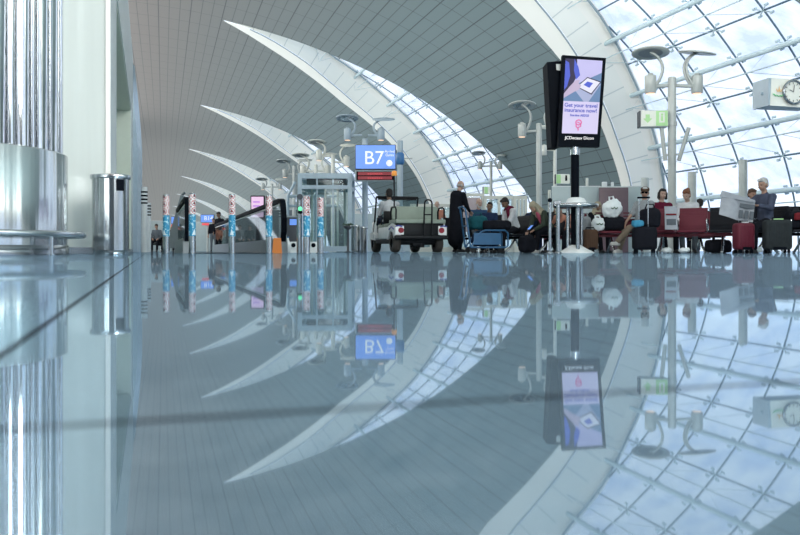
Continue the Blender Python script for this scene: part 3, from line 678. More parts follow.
# ------------------------------------------------------------ gate sign with LED board
mat('sign_blue', (.10, .24, .72), .4, emit=(.22, .42, 1.), es=.42)
mat('letter_white', (.9, .9, .9), .4, emit=(1, 1, 1), es=.3)
z = 29.; k = z / 800; c_ = V(375.5, 157, z)
t = thing('gate_sign', 'blue illuminated gate sign reading B7 above a red LED board', 'sign', c_)
b = MB(); b.box((0, .1, 0), (41 * k, .2, 25 * k), ch=.03); b.build('housing', 'dark_grey', t)
b = MB(); b.box((0, -.01, 0), (39.5 * k, .02, 23.4 * k)); f_ = b.build('face', 'sign_blue', t)
text('gate_number', 'B7', 19 * k, (-1.5 * k, -.03, -1.5 * k), (R(90), 0, 0), 'letter_white', f_, bold=.0)
text('gate_caption', 'Arrival\nGates', 3.6 * k, (14.2 * k, -.03, 3.6 * k), (R(90), 0, 0), 'letter_white', f_)
b = MB(); b.cyl((13.8 * k, -.02, -6.2 * k), (13.8 * k, -.035, -6.2 * k), 3.1 * k, n=24); d_ = b.build('white_disc', 'letter_white', f_)
z = 29.; c_ = V(375.5, 175.8, z)
t = thing('led_board', 'narrow departure board with two rows of red LED text under the B7 sign', 'sign', c_)
b = MB(); b.box((0, .08, 0), (41 * k, .16, 11 * k), ch=.02); b.build('housing', 'grey_paint', t)
b = MB(); b.box((0, -.008, 0), (38 * k, .016, 8.6 * k)); b.build('screen', 'black', t)
mat('led_dim', (.22, .03, .04), .5, emit=(1, .1, .14), es=.10)
for j in (0, 1):
    b = MB(); b.box((-.5 * k, -.02, (2.1 - 4.2 * j) * k), (34 * k, .008, 3.1 * k)); rw = b.build('led_row', 'led_dim', t)
    text('led_text', '- - - - - - - -', 3.2 * k, (-.5 * k, -.028, (2.1 - 4.2 * j) * k), (R(90), 0, 0), 'red_led', rw, bold=.008)
t = thing('gate_post', 'thick grey post with a blue round beacon housing, right of the B7 sign', 'post', G(400, 26)); k = 26 / 800
b = MB(); b.cyl((0, 0, 0), (0, 0, 111.5 * k), .095, n=18); b.cyl((0, 0, 0), (0, 0, .03), .17, n=18); b.build('post_body', 'blue_grey_paint', t)
mat('blue_box', (.04, .16, .38), .4); b = MB(); b.lathe([(0, -.2), (.1, -.2), (.14, -.14), (.14, .14), (.1, .2), (0, .2)], (0, 0, 93.5 * k), 20); b.build('beacon_housing', 'blue_box', t)
b = MB(); b.cyl((.0, 0, 3.05), (.4, 0, 3.05), .02, n=6); b.build('stub_arm', 'lamp_grey', t)

# ------------------------------------------------------------ advertising totem: two back-to-back leaning screens on a black pole
z = 16.; k = z / 800
for n_, c3 in (('ad_lilac', (.55, .52, .82)), ('ad_desk', (.16, .26, .44)), ('ad_white', (.80, .79, .92)), ('ad_blue', (.10, .14, .62)), ('ad_dark', (.05, .045, .09)), ('ad_skin', (.55, .46, .62)), ('ad_grey', (.42, .46, .66)), ('ad_panel', (.70, .64, .88)), ('ad_ink', (.10, .13, .55)), ('ad_pink', (.75, .18, .42))):
    mat(n_, tuple(x * .3 for x in c3), .4, var=.03, emit=c3, es=.72, spec=.05)
t = thing('advertising_totem', 'tall black totem with leaning portrait screens showing a travel insurance advert', 'advertising screen', (0, 0, 0))
b = MB(); q = G(575, z); hz = V(0, 147, z).z
b.cyl((q.x, q.y, .16), (q.x, q.y, hz + .1), .082, n=24); b.build('pole', 'black', t)
b = MB(); b.cyl((q.x, q.y, hz - .16), (q.x, q.y, hz + .02), .095, n=24); b.build('collar', 'steel', t)
def slab(tl, tr, br, bl, th, zz, mtl, name, yaw=0):
    P = [V(*tl, zz), V(*tr, zz), V(*br, zz), V(*bl, zz)]; b = MB(); bk = [p + Vector((0, th, 0)) for p in P]
    b.add(P + bk, [(0, 1, 2, 3), (7, 6, 5, 4), (0, 4, 5, 1), (1, 5, 6, 2), (2, 6, 7, 3), (3, 7, 4, 0)]); return b.build(name, mtl, t)
TL, TR, BR, BL_ = (562.5, 55), (606, 58), (599.5, 147), (558, 146.5)
slab(TL, TR, BR, BL_, .14, z - .1, 'black', 'screen_housing')
slab((547, 62), (561.5, 61), (559.5, 147), (551.5, 147), .5, z + .15, 'black', 'rear_screen_housing')
b = MB(); P = [V(556, 64, z + .1), V(563, 64, z + .1), V(563, 71, z + .1), V(556.5, 70, z + .1)]; b.add(P, [(0, 1, 2, 3)]); b.build('bracket_plate', 'lamp_grey', t, recalc=False)
def scr(u, v, o=0.):   # point on the front screen: u right, v down, both 0..1
    a = Vector((TL[0] + (TR[0] - TL[0]) * u, TL[1] + (TR[1] - TL[1]) * u)); c_ = Vector((BL_[0] + (BR[0] - BL_[0]) * u, BL_[1] + (BR[1] - BL_[1]) * u)); p = a.lerp(c_, v)
    return V(p.x, p.y, z - .1) + Vector((0, -.004 - o, 0))
pic = MB(); names = ['ad_lilac', 'ad_desk', 'ad_white', 'ad_blue', 'ad_dark', 'ad_skin', 'ad_grey', 'ad_panel']
def poly(pts, mi, o): pic.add([scr(u, v, o) for u, v in pts], [list(range(len(pts)))], mi)
x0, x1, y0, y1 = .075, .925, .035, .855
poly([(x0, y0), (x1, y0), (x1, .50), (x0, .50)], 0, .001)
poly([(x0, .50), (x1, .50), (x1, y1), (x0, y1)], 7, .001)
poly([(x0, .50), (x0, .42), (.40, .30), (x1, .17), (x1, .50)], 1, .002)
poly([(x0, y0), (.34, y0), (.36, .22), (.22, .36), (x0, .42)], 4, .003)
poly([(x0, y0 + .02), (.16, .08), (.20, .22), (.14, .34), (x0, .38)], 3, .004)
poly([(.28, y0), (.38, .12), (.43, .21), (.34, .26), (.28, .16)], 3, .004)
poly([(.33, .38), (.62, .24), (.92, .30), (.66, .50), (.55, .50)], 6, .004)
poly([(.36, .34), (.60, .225), (.93, .27), (.72, .42)], 4, .005); poly([(.385, .337), (.605, .237), (.90, .277), (.71, .405)], 2, .006)
poly([(.52, .315), (.61, .275), (.74, .29), (.66, .345)], 3, .007)
poly([(x0, .42), (.20, .34), (.33, .27), (.44, .26), (.40, .30), (.47, .32), (.42, .37), (.30, .40), (x0, .47)], 5, .008)
po = pic.build('screen_picture', names, t, recalc=False)
def onscreen(name, s, size, u, v, m, bold=.004):
    p = scr(u, v, .012); ang = math.atan2(scr(1, v).z - scr(0, v).z, scr(1, v).x - scr(0, v).x)
    return text(name, s, size, p, (R(90), -ang, 0), m, po, bold=bold)
onscreen('advert_text', 'Get your travel', .105, .49, .545, 'ad_ink', .002); onscreen('advert_text', 'insurance now!', .105, .49, .60, 'ad_ink', .002)
onscreen('advert_small_text', 'Starting AED25', .06, .47, .655, 'ad_ink', .002)
b = MB(); p = scr(.46, .76, .014)
b.tube([p + Vector((.055 * math.cos(a), 0, .05 + .05 * math.sin(a))) for a in [i * PI / 8 for i in range(16)]], .012, 6, closed=True)
b.tube([p + Vector((-.05, 0, .05)), p + Vector((-.05, 0, -.03)), p + Vector((-.01, 0, -.07)), p + Vector((-.01, 0, -.11))], .012, 6); b.tube([p + Vector((.045, 0, .04)), p + Vector((.04, 0, -.03)), p + Vector((-.01, 0, -.05))], .012, 6); b.tube([p + Vector((-.03, 0, .06)), p + Vector((.03, 0, .03))], .01, 6)
b.build('advert_emblem', 'ad_pink', po)
mat('bezel_letter', (.8, .8, .8), .4, emit=(1, .9, .9), es=.5)
p = scr(.5, .905, .01); text('bezel_lettering', 'JCDecaux Dicon', .085, p, (R(90), R(1), 0), 'bezel_letter', t, bold=.0)

# bar table that rings the totem pole
t = thing('bar_table', 'round steel bar table fitted around the black totem pole', 'table', G(576, 16))
b = MB(); b.lathe([(.09, .985), (.40, .985), (.42, .97), (.42, .915), (.40, .90), (.09, .90)], n=48); b.build('table_top', 'steel_dark', t)
b = MB(); b.lathe([(.405, .98), (.435, .975), (.44, .945), (.435, .915), (.405, .91)], n=48); b.build('rim', 'steel', t)
b = MB(); b.lathe([(.20, .985), (.20, 1.03), (.16, 1.09), (.10, 1.11), (.083, 1.11)], n=32); b.build('cover_dome', 'white_metal', t)
for a in (-1.62, .6, 2.6):
    b = MB(); b.cyl((.16 * math.cos(a), .20 * math.sin(a), .02), (.16 * math.cos(a), .20 * math.sin(a), .9), .04, n=16); b.build('leg', 'steel', t)
b = MB(); b.lathe([(.36, 0), (.36, .015), (.28, .05), (.14, .13), (.1, .16)], n=40); b.build('base', 'white_metal', t)
# barrier posts beside it
for px, h, r, lab, knob in ((550, .99, .028, 'slim steel barrier post with a black ball top left of the bar table', True), (558, 1.0, .038, 'steel barrier post carrying the left end of the bar table rail', False)):
    t = thing('barrier_post', lab, 'post', G(px, 15.0 if knob else 15.25)); b = MB(); b.cyl((0, 0, 0), (0, 0, h), r, n=14); b.build('shaft', 'steel', t)
    b = MB(); b.lathe([(.07, 0), (.07, .01), (.03, .04)], n=20); b.build('base', 'steel_dark', t)
    if knob: b = MB(); b.ell((0, 0, h), .045); b.build('ball_top', 'black', t)
    else: b = MB(); b.box((-.02, 0, .96), (.14, .10, .05)); b.build('rail_end', 'steel_dark', t)
# ------------------------------------------------------------ glazed lift shaft in the middle
z = 30.; k = z / 800
mat('lift_frame', (.40, .52, .60), .4)
t = thing('lift_shaft', 'square glass lift enclosure with blue grey steel frame', 'lift', G(325, z)); hw = 25 * k
HT = V(0, 176, z).z
b = MB()
for x in (-hw, hw):
    for y in (0, 1.7): b.box((x, y, HT / 2), (.16, .16, HT))
b.build('frame_posts', 'lift_frame', t)
for zz, th in ((HT, .20), (HT - .42, .14), (.12, .2)):
    b = MB(); b.box((0, 0, zz), (2 * hw + .16, .14, th)); b.box((0, 1.7, zz), (2 * hw + .16, .14, th)); b.box((-hw, .85, zz), (.14, 1.7, th)); b.box((hw, .85, zz), (.14, 1.7, th)); b.build('frame_beam', 'lift_frame', t)
for x0_, x1_ in ((-hw + .08, -.32), (-.28, .28), (.32, hw - .08)):
    b = MB(); b.box(((x0_ + x1_) / 2, 0, HT / 2), (x1_ - x0_, .015, HT - .3)); b.build('glass_panel', 'clear_glass', t)
for x in (-.3, .3): b = MB(); b.box((x, 0, HT / 2), (.05, .05, HT)); b.build('door_mullion', 'lift_frame', t)
for x in (-hw, hw): b = MB(); b.box((x, .85, HT / 2), (.015, 1.55, HT - .3)); b.build('glass_panel', 'frosted_glass', t)
for x in (-.62, -.1, .38, .66): b = MB(); b.box((x, 1.2, HT / 2 - .1), (.07, .07, HT - .3)); b.build('guide_rail', 'cream_paint', t)
b = MB(); b.box((0, 1.0, HT - .15), (1.5, 1.0, .25)); b.build('car_top', 'dark_grey', t)
t = thing('sloping_frame', 'pale steel lift head frame standing behind the shaft', 'frame', G(300, 33)); b = MB()
for x in (-.5, .6): b.tube([(x, 0, 0), (x, 0, 2.3), (x + .3, 0, 2.9)], .06)
b.tube([(-.5, 0, 2.3), (1.6, 0, 2.3)], .06); b.tube([(-.5, 0, 1.9), (1.6, 0, 1.9)], .05); b.build('frame_tube', 'lift_frame', t)
bin_('litter_bin', 'round brushed steel litter bin by the lift, left of the golf cart', G(356, 20), .68, .10, slot=False)
bin_('litter_bin', 'second round steel litter bin touching the left edge of the sign post', G(363, 20.4), .66, .09, slot=False)

# ------------------------------------------------------------ gate lounge partitions behind the seats
mat('pale_wall', (.46, .56, .58), .5, var=.03); mat('cream_wall', (.60, .62, .56), .5, var=.03); mat('warm_panel', (.40, .34, .36), .5); mat('brown_panel', (.13, .085, .105), .4)
def partition(name, label, px0, px1, yt, z, m, cat='partition', frames=0, glass=None, yb=None):
    k = z / 800; wd = (px1 - px0) * k; h = V(0, yt, z).z; t = thing(name, label, cat, G((px0 + px1) / 2, z)); zb = V(0, yb, z).z if yb else 0
    if glass:
        b = MB(); b.box((0, 0, h - .06), (wd, .12, .12)); b.build('top_rail', m, t); b = MB(); b.box((0, 0, .1), (wd, .12, .2)); b.build('bottom_rail', m, t)
        n = max(1, frames)
        for i in range(n + 1): b = MB(); b.box((-wd / 2 + .05 + i * (wd - .1) / n, 0, h / 2), (.10, .121, h)); b.build('mullion', m, t)
        for i in range(n): b = MB(); b.box((-wd / 2 + .05 + (i + .5) * (wd - .1) / n, 0, h / 2), ((wd - .1) / n - .1, .02, h - .3)); b.build('glass_panel', glass, t)
    else:
        b = MB(); b.box((0, 0, (h + zb) / 2), (wd, .10, h - zb), ch=.01); b.build('panel', m, t)
        b = MB(); b.box((0, 0, h + .015), (wd, .12, .03)); b.build('top_rail', 'white_metal', t)
        if zb:
            for s in (-1, 1): b = MB(); b.box((s * wd * .42, 0, zb / 2), (.06, .06, zb)); b.build('leg', 'steel', t)
    return t
partition('gate_partition', 'cream framed gate lounge wall with a dusky pink screen panel behind the standing man', 452, 484, 193.5, 33, 'cream_wall', frames=1, glass='frosted_glass')
t = partition('poster_panel', 'dusky pink panel inside the cream frame', 455, 480, 198, 32.7, 'warm_panel', 'panel', yb=232)
partition('gate_partition', 'cream framed glass gate wall with pale blue panes behind the trolley', 484, 514, 196, 32, 'cream_wall', frames=2, glass='frosted_glass')
partition('gate_partition', 'greenish ribbed glass gate wall between cream posts, left of the hunched woman', 514, 527, 196, 31, 'cream_wall', frames=3, glass='frosted_glass')
partition('gate_partition', 'low cream railing wall behind the golf cart', 410, 452, 204, 34, 'cream_wall', frames=2, glass='frosted_glass')
partition('lounge_partition', 'pale blue grey lounge wall behind the bar table', 552, 600, 187, 25, 'pale_wall')
partition('lounge_partition', 'pale lounge wall right of the dark poster panel', 628, 642, 187, 25, 'pale_wall')
partition('poster_panel', 'dark plum poster panel behind the white plastic bags', 599, 628, 187.5, 24.6, 'brown_panel', 'poster panel')
t = thing('equipment_box', 'two small white boxes standing on the lounge wall', 'box', V(606, 184.5, 25.3)); b = MB(); b.box((-.05, 0, 0), (.16, .1, .16), ch=.02); b.build('large_box', 'white_metal', t); b = MB(); b.box((.2, 0, 0), (.08, .1, .16), ch=.02); b.build('small_box', 'white_metal', t); b = MB(); b.box((.05, 0.02, -.11), (.5, .06, .04)); b.build('base_plate', 'white_metal', t)
b = MB(); b.box((.05, .03, -1.2 - .0), (.05, .05, 2.1)); b.build('support_post', 'white_metal', t)

# ------------------------------------------------------------ far screens and dim clutter beyond the escalator
mat('ad_rose', (.72, .45, .66), .4, emit=(.9, .62, .85), es=.6)
z = 26.; k = z / 800
t = thing('advertising_screen', 'black framed portrait screen glowing pink behind the glass balustrade', 'advertising screen', G(257.5, z))
b = MB(); b.box((0, .06, V(0, 207, z).z), (14 * k, .12, 23 * k), ch=.02); b.build('housing', 'black', t); b = MB(); b.box((0, -.01, V(0, 207, z).z), (12 * k, .02, 20.5 * k)); p_ = b.build('screen', 'ad_rose', t)
mat('ad_rose_dark', (.4, .2, .55), .4, emit=(.6, .35, .8), es=.5); b = MB()
for j in range(3): b.box((-.03, -.025, V(0, 202 + j * 4, z).z), (7 * k, .01, 1.6 * k))
b.build('screen_text', 'ad_rose_dark', p_); b = MB(); b.cyl((0, .06, 0), (0, .06, 1.2), .06, n=12); b.build('pole', 'black', t)
def gate_screen(px0, px1, y0, y1, z, txt, lab):
    k = z / 800; t = thing('gate_sign', lab, 'sign', G((px0 + px1) / 2, z)); zc = V(0, (y0 + y1) / 2, z).z
    b = MB(); b.box((0, .08, zc), ((px1 - px0) * k, .16, (y1 - y0) * k)); b.build('housing', 'dark_grey', t); b = MB(); b.box((0, -.01, zc), ((px1 - px0 - .8) * k, .02, (y1 - y0 - .8) * k)); f_ = b.build('face', 'sign_blue', t)
    if txt: text('gate_number', txt, (y1 - y0) * k * .72, ((px1 - px0) * .10 * k, -.03, zc), (R(90), 0, 0), 'letter_white', f_, bold=.0)
    b = MB(); b.box((-.1, 0, zc - (y1 - y0) * k * .72), ((px1 - px0) * .5 * k, .1, .12)); b.build('led_strip', 'red_led', t)
    b = MB(); b.cyl((0, .1, 0), (0, .1, zc), .07, n=10); b.build('pole', 'lamp_grey', t)
gate_screen(200.5, 214, 214.5, 222.5, 46, 'B14', 'small blue gate sign reading B14 far behind the balustrade')
gate_screen(171, 179, 216.5, 224, 50, '', 'small blank blue gate sign between the first two sticker bollards')
gate_screen(137, 143, 216, 226, 60, '', 'faint blue gate sign beside the banded posts')
# distant kiosks that close the view at the end of the hall
mat('kiosk', (.12, .15, .17), .5); mat('kiosk_pale', (.36, .44, .46), .5)
for px0, px1, yt, z, m, lab in ((143, 172, 221, 90, 'kiosk_pale', 'pale kiosk block at the far end of the hall, left of the gate signs'), (196, 226, 222, 80, 'kiosk_pale', 'pale kiosk block far behind the B14 gate sign'), (226, 268, 218, 70, 'kiosk', 'dark kiosk block far behind the fourth sticker bollard'), (268, 300, 210, 55, 'kiosk', 'dark service block left of the lift'), (352, 372, 214, 60, 'kiosk_pale', 'pale service block behind the second litter bin'), (372, 412, 208, 62, 'kiosk_pale', 'pale service block behind the cart driver')):
    partition('kiosk', lab, px0, px1, yt, z, m, 'kiosk', frames=4, glass=None)
# equipment left of the lift
t = thing('equipment_cabinet', 'dark equipment cabinet with small blue screen left of the lift', 'cabinet', G(293, 19)); k = 19 / 800
b = MB(); b.box((0, .2, .42), (13 * k, .4, .84), ch=.02); b.build('cabinet_body', 'dark_grey', t); b = MB(); b.box((0.02, -.01, .88 * .78 + .04), (8 * k, .02, .14)); b.build('screen', 'sign_blue', t); b = MB(); b.box((0, .2, .86), (14 * k, .42, .04)); b.build('worktop', 'grey_paint', t)
for px, lab in ((293.5, 'small white fan unit at the foot of the dark cabinet'), (313.5, 'small white fan unit between the two right hand bollards')):
    t = thing('floor_fan', lab, 'fan', G(px, 18)); b = MB(); b.box((0, .05, .17), (.17, .12, .16), ch=.02); b.box((0, .05, .045), (.2, .16, .09)); b.build('housing', 'white_metal', t); b = MB(); b.cyl((0, -.011, .17), (0, -.02, .17), .05, n=16); b.build('fan_grille', 'black', t)
mat('orange', (.75, .25, .06), .5)
t = thing('caution_cone', 'orange floor caution stand behind the curved handrail end', 'caution stand', G(277, 14.2)); b = MB(); b.prism([(-.08, 0), (.08, 0), (.055, .27), (-.055, .27)], .02, (0, 0, 0), (1, 0, .0), (0, -.12, 1)); b.build('front_board', 'orange', t); b = MB(); b.prism([(-.08, 0), (.08, 0), (.055, .27), (-.055, .27)], .02, (0, .08, 0), (1, 0, .0), (0, .12, 1)); b.build('rear_board', 'orange', t)
t = thing('water_bottle', 'clear plastic bottle standing on the floor right of the handrail end', 'bottle', G(288, 16)); b = MB(); b.lathe([(0, 0), (.05, 0), (.05, .2), (.02, .26), (.018, .3), (0, .3)], n=16); b.build('bottle_body', 'white_metal', t); b = MB(); b.cyl((0, 0, .3), (0, 0, .325), .02, n=12); b.build('cap', 'blue_box', t)
t = thing('potted_plant', 'dark bowl shaped planter on a slim stem by the lift glass', 'plant', G(348, 26)); b = MB(); b.lathe([(0, 0), (.14, 0), (.04, .04), (.03, .72), (.12, .78), (.18, .86), (.14, .85), (0, .84)], n=20); b.build('planter', 'dark_grey', t)
b = MB(); random.seed(3)
for i in range(26):
    a = random.random() * 6.28; r_ = .18 * random.random() + .05; b.add([(0, 0, .82), (r_ * .6 * math.cos(a) - .03, r_ * .6 * math.sin(a), 0.90 + .06 * random.random()), (r_ * math.cos(a), r_ * math.sin(a), .90), (r_ * .6 * math.cos(a) + .03, r_ * .6 * math.sin(a), .88)], [(0, 1, 2, 3)])
mat('leaf_green', (.08, .14, .09), .6); b.build('foliage', 'leaf_green', t, recalc=False)
# ------------------------------------------------------------ people: one continuous body grown from blended limbs, clothing over it
BAKE = bpy.data.scenes.new('bake')
def grow(name, mb, voxel, m, parent, smooth=4, fold=0., seed=0):
    me = mb.mesh(name + '_raw', m); o = bpy.data.objects.new(name, me); BAKE.collection.objects.link(o)
    r = o.modifiers.new('r', 'REMESH'); r.mode = 'VOXEL'; r.voxel_size = voxel; r.use_smooth_shade = True
    sm = o.modifiers.new('s', 'SMOOTH'); sm.iterations = smooth; sm.factor = .5
    BAKE.view_layers[0].update(); dg = BAKE.view_layers[0].depsgraph; out = bpy.data.meshes.new_from_object(o.evaluated_get(dg)); BAKE.collection.objects.unlink(o); COL.objects.link(o); o.modifiers.clear(); o.data = out; out.name = name
    bpy.data.meshes.remove(me)
    if fold:
        out.update()
        for v in out.vertices:
            n = noise.noise(Vector((v.co.x * 9 + seed, v.co.y * 9, v.co.z * 5))) + .6 * noise.noise(Vector((v.co.x * 24, v.co.y * 24 + seed, v.co.z * 13)))
            v.co += v.normal * n * fold
    if not out.materials: out.materials.append(M[m])
    for p in out.polygons: p.use_smooth = True
    o.parent = parent; return o
def ik(a, t, l1, l2, hint):
    d = t - a; L = min(d.length, (l1 + l2) * .995); d = d.normalized(); t = a + d * L
    x = (l1 * l1 - l2 * l2 + L * L) / (2 * L); h = math.sqrt(max(0, l1 * l1 - x * x))
    p = hint - d * hint.dot(d); p = p.normalized() if p.length > 1e-4 else d.orthogonal().normalized()
    return a + d * x + p * h, t
for n_, c_ in (('skin', (.33, .20, .145)), ('skin_pale', (.45, .31, .25)), ('skin_brown', (.18, .105, .07))): mat(n_, c_, .55, var=.06, scale=30)
def cloth(name, c): return cm(name, tuple(x * .62 for x in c), rough=.85, var=.22, scale=14, bump=.25, spec=.08)
for n_, c_ in (('cloth_black', (.016, .018, .026)), ('cloth_navy', (.025, .045, .11)), ('cloth_white', (.9, .95, 1.)), ('cloth_khaki', (.27, .22, .17)), ('cloth_grey', (.16, .19, .22)), ('cloth_lightgrey', (.36, .40, .43)), ('case_charcoal', (.045, .055, .06)), ('cloth_maroon', (.16, .02, .05)), ('cloth_pink', (.60, .13, .20)), ('cloth_peach', (.72, .34, .24)),
    ('cloth_teal', (.02, .13, .16)), ('cloth_blueshirt', (.09, .11, .17)), ('cloth_denim', (.05, .11, .22)), ('cloth_beige', (.50, .46, .34)), ('cloth_red', (.24, .03, .04)), ('cloth_brown', (.13, .08, .055)), ('cloth_olive', (.07, .09, .07)), ('cloth_cyan', (.08, .38, .60))): cloth(n_, c_)
for n_, c_ in (('hair_black', (.012, .01, .01)), ('hair_brown', (.07, .035, .02)), ('hair_ginger', (.17, .06, .025)), ('hair_grey', (.42, .43, .43)), ('hair_blond', (.36, .28, .15))): mat(n_, c_, .7, var=.4, scale=60, bump=.4)
mat('eye_dark', (.02, .015, .015), .2); mat('lip', (.34, .12, .10), .5); mat('shoe_dark', (.02, .02, .022), .5); mat('shoe_light', (.45, .45, .43), .6)

def person(label, loc, face=0., pose='sit', lean=0., twist=0., head=(0., 0., 0.), hands=None, feet=None, knees=None, hip=None, skin='skin', hair='hair_black', hairstyle='short',
           top='cloth_black', sleeves='long', bottom='cloth_grey', shoes='shoe_dark', robe=False, scarf=None, headscarf=None, cap=None, voxel=.011, s=1., collar=None, group=None, beard=None, name='person'):
    """local frame: faces -Y, its left side is +X.  face = turn about z"""
    t = thing(name, label, 'person', loc, face, group); t.scale = (s, s, s)
    B = MB(); T = MB(); P = MB(); Z = Vector((0, 0, 1))
    sit = pose == 'sit'
    pel = Vector(hip) if hip else Vector((0, 0, .595 if sit else .95))
    Rt = Matrix.Rotation(-R(lean) * -1, 3, 'X') @ Matrix.Rotation(R(twist), 3, 'Z')   # lean>0 leans forward (-Y)
    up = Rt @ Z; rt = Rt @ Vector((1, 0, 0)); fw = Rt @ Vector((0, -1, 0))
    waist = pel + up * .17; chest = pel + up * .34; neck = pel + up * .50; 
    B.ell(pel + up * .02, (.16, .115, .13), Rt); B.cap(pel + up * .05, waist, .125, .115); B.ell(chest, (.155, .105, .16), Rt); B.ell(chest + fw * .02 + up * .03, (.14, .09, .11), Rt)
    B.cap(neck - up * .03, neck + up * .07 + fw * .015, .055, .052)
    hp = Matrix.Rotation(R(head[1]), 3, 'Z') @ Matrix.Rotation(R(head[0]), 3, 'X') @ Matrix.Rotation(R(head[2]), 3, 'Y') # pitch down >0, yaw, roll
    lr = Matrix.Rotation(R(lean) * .5, 3, 'X'); H = lr @ hp
    hc = neck + up * .07 + fw * .02 + H @ Vector((0, -.012, .105))
    h = lambda x, y, z: hc + H @ Vector((x, y, z))
    B.ell(h(0, .012, .035), (.076, .094, .088), H); B.ell(h(0, -.018, -.02), (.062, .07, .092), H); B.ell(h(0, -.035, -.075), (.036, .036, .034), H)   # skull, face, chin
    B.cap(h(0, -.085, .012), h(0, -.105, -.022), .010, .015, 8); B.ell(h(0, -.082, .035), (.045, .014, .012), H)      # nose, brow
    for sd in (-1, 1): B.ell(h(sd * .078, .008, -.005), (.012, .02, .032), H); B.ell(h(sd * .034, -.066, -.028), (.02, .018, .02), H)
    B.ell(h(0, -.082, -.052), (.022, .012, .010), H)
    # arms
    hands = hands or ({-1: (-.14, -.30, .66), 1: (.14, -.30, .66)} if sit else {-1: (-.26, -.10, .82), 1: (.26, -.10, .82)})
    feet = feet or ({-1: (-.12, -.46, .07), 1: (.12, -.44, .07)} if sit else {-1: (-.11, 0, .07), 1: (.11, -.05, .07)})
    joints = {}
    for sd in (-1, 1):
        sh = neck - up * .06 + rt * sd * .175; ht = Vector(hands[sd]); el, wr = ik(sh, ht, .285, .25, Vector((sd * .5, .35, -.8)))
        B.ell(sh, (.062, .058, .06)); B.cap(neck - up * .04, sh, .05, .055); B.cap(sh, el, .049, .038); B.cap(el, wr, .038, .025)
        d = (wr - el).normalized(); side = d.cross(Vector((0, 0, 1))); side = side.normalized() if side.length > .2 else Vector((1, 0, 0)); nrm = side.cross(d).normalized()
        m3 = Matrix((side, nrm, d)).transposed(); pc = wr + d * .05 - nrm * .004
        B.ell(pc, (.040, .016, .052), m3); B.cap(wr, pc, .024, .02)
        for q, (off, L) in enumerate(((-.030, .058), (-.010, .070), (.010, .066), (.029, .050))):
            f0 = wr + d * .088 + side * off; f1 = f0 + d * L * .55 - nrm * .012; f2 = f1 + d * L * .45 - nrm * .028; B.cap(f0, f1, .0105, .0098, 8); B.cap(f1, f2, .0098, .009, 8)
        t0 = wr + d * .03 - side * sd * .034; t1 = t0 + d * .035 - side * sd * .026 - nrm * .01; t2 = t1 + d * .03 - side * sd * .004 - nrm * .012; B.cap(t0, t1, .013, .011, 8); B.cap(t1, t2, .011, .009, 8)
        joints[sd] = (sh, el, wr)
        # legs
        hj = pel + rt * sd * .09 - Vector((0, 0, .02)); ft = Vector(feet[sd]); kh = Vector(knees[sd]) if knees else Vector((sd * .15, -1, .6 if sit else 0))
        kn, an = ik(hj, ft, .43, .42, kh)
        B.cap(hj, kn, .078, .053); B.cap(kn, an, .052, .034); cf = kn.lerp(an, .3) + Vector((0, .015, 0)); B.ell(cf, (.05, .052, .09))
        td = (kn - an); fd = Vector((kn.x - hj.x, kn.y - hj.y, 0)) if sit else Vector((0, -1, 0)); fd = fd.normalized() if fd.length > .05 else Vector((0, -1, 0))
        if not sit: fd = Vector((sd * .15, -1, 0)).normalized()
        toe = an + fd * .13 + Vector((0, 0, -.045 if an.z < .2 else -.03)); heel = an - fd * .04 - Vector((0, 0, .04)); B.cap(heel, toe, .03, .026)
        S = MB(); S.cap(heel + Vector((0, 0, .004)), an + fd * .05 - Vector((0, 0, .03)), .038, .04); S.cap(an + fd * .05 - Vector((0, 0, .03)), toe + fd * .015 + Vector((0, 0, .004)), .04, .034); S.box(heel.lerp(toe, .55) - Vector((0, 0, .022)), (.075, .24, .022), rz=math.atan2(fd.y, fd.x) + PI / 2)
        S.cap(an, an - Vector((0, 0, .03)), .038, .04)
        grow('shoe', S, .016, shoes, t, 2)
        if not robe: P.cap(hj, kn, .096, .072); P.cap(kn, kn.lerp(an, .94), .07, .058)
        else: P.cap(hj, kn, .12, .10); P.cap(kn, kn.lerp(an, .9), .105, .10); P.cap(hj.lerp(kn, .5), Vector((0, hj.lerp(kn, .5).y, hj.lerp(kn, .5).z)), .11, .11)
        if robe: P.cap(kn, Vector((0, kn.y, kn.z)), .1, .1); P.cap(kn.lerp(an, .9), Vector((0, an.y, kn.lerp(an, .9).z)), .1, .1); P.cap(kn.lerp(an, .5), Vector((0, kn.lerp(an, .5).y, kn.lerp(an, .5).z)), .1, .1)
        # sleeves
        T.ell(sh + up * .0, (.078, .074, .074)); T.cap(neck - up * .05, sh, .058, .07); T.cap(sh, el, .068, .058)
        if sleeves == 'long': T.cap(el, el.lerp(wr, .93), .057, .042)
    body = grow('body', B, voxel * .85, skin, t, 2)
    P.ell(pel + up * .0, (.178, .14, .13), Rt); P.cap(pel, waist - up * .04, .135, .13); grow('trousers' if not robe else 'robe_skirt', P, voxel * 1.6, bottom, t, 4, .007, 3.1)
    T.ell(chest, (.182, .132, .17), Rt); T.ell(chest + up * .07, (.17, .115, .11), Rt); T.cap(pel + up * .04, waist, .150, .142); T.cap(waist, chest, .142, .14); T.ell(pel + up * .03, (.185, .142, .10), Rt); T.cap(neck - up * .05, neck - up * .005, .085, .066)
    grow('top', T, voxel * 1.6, top, t, 4, .008, 1.7)
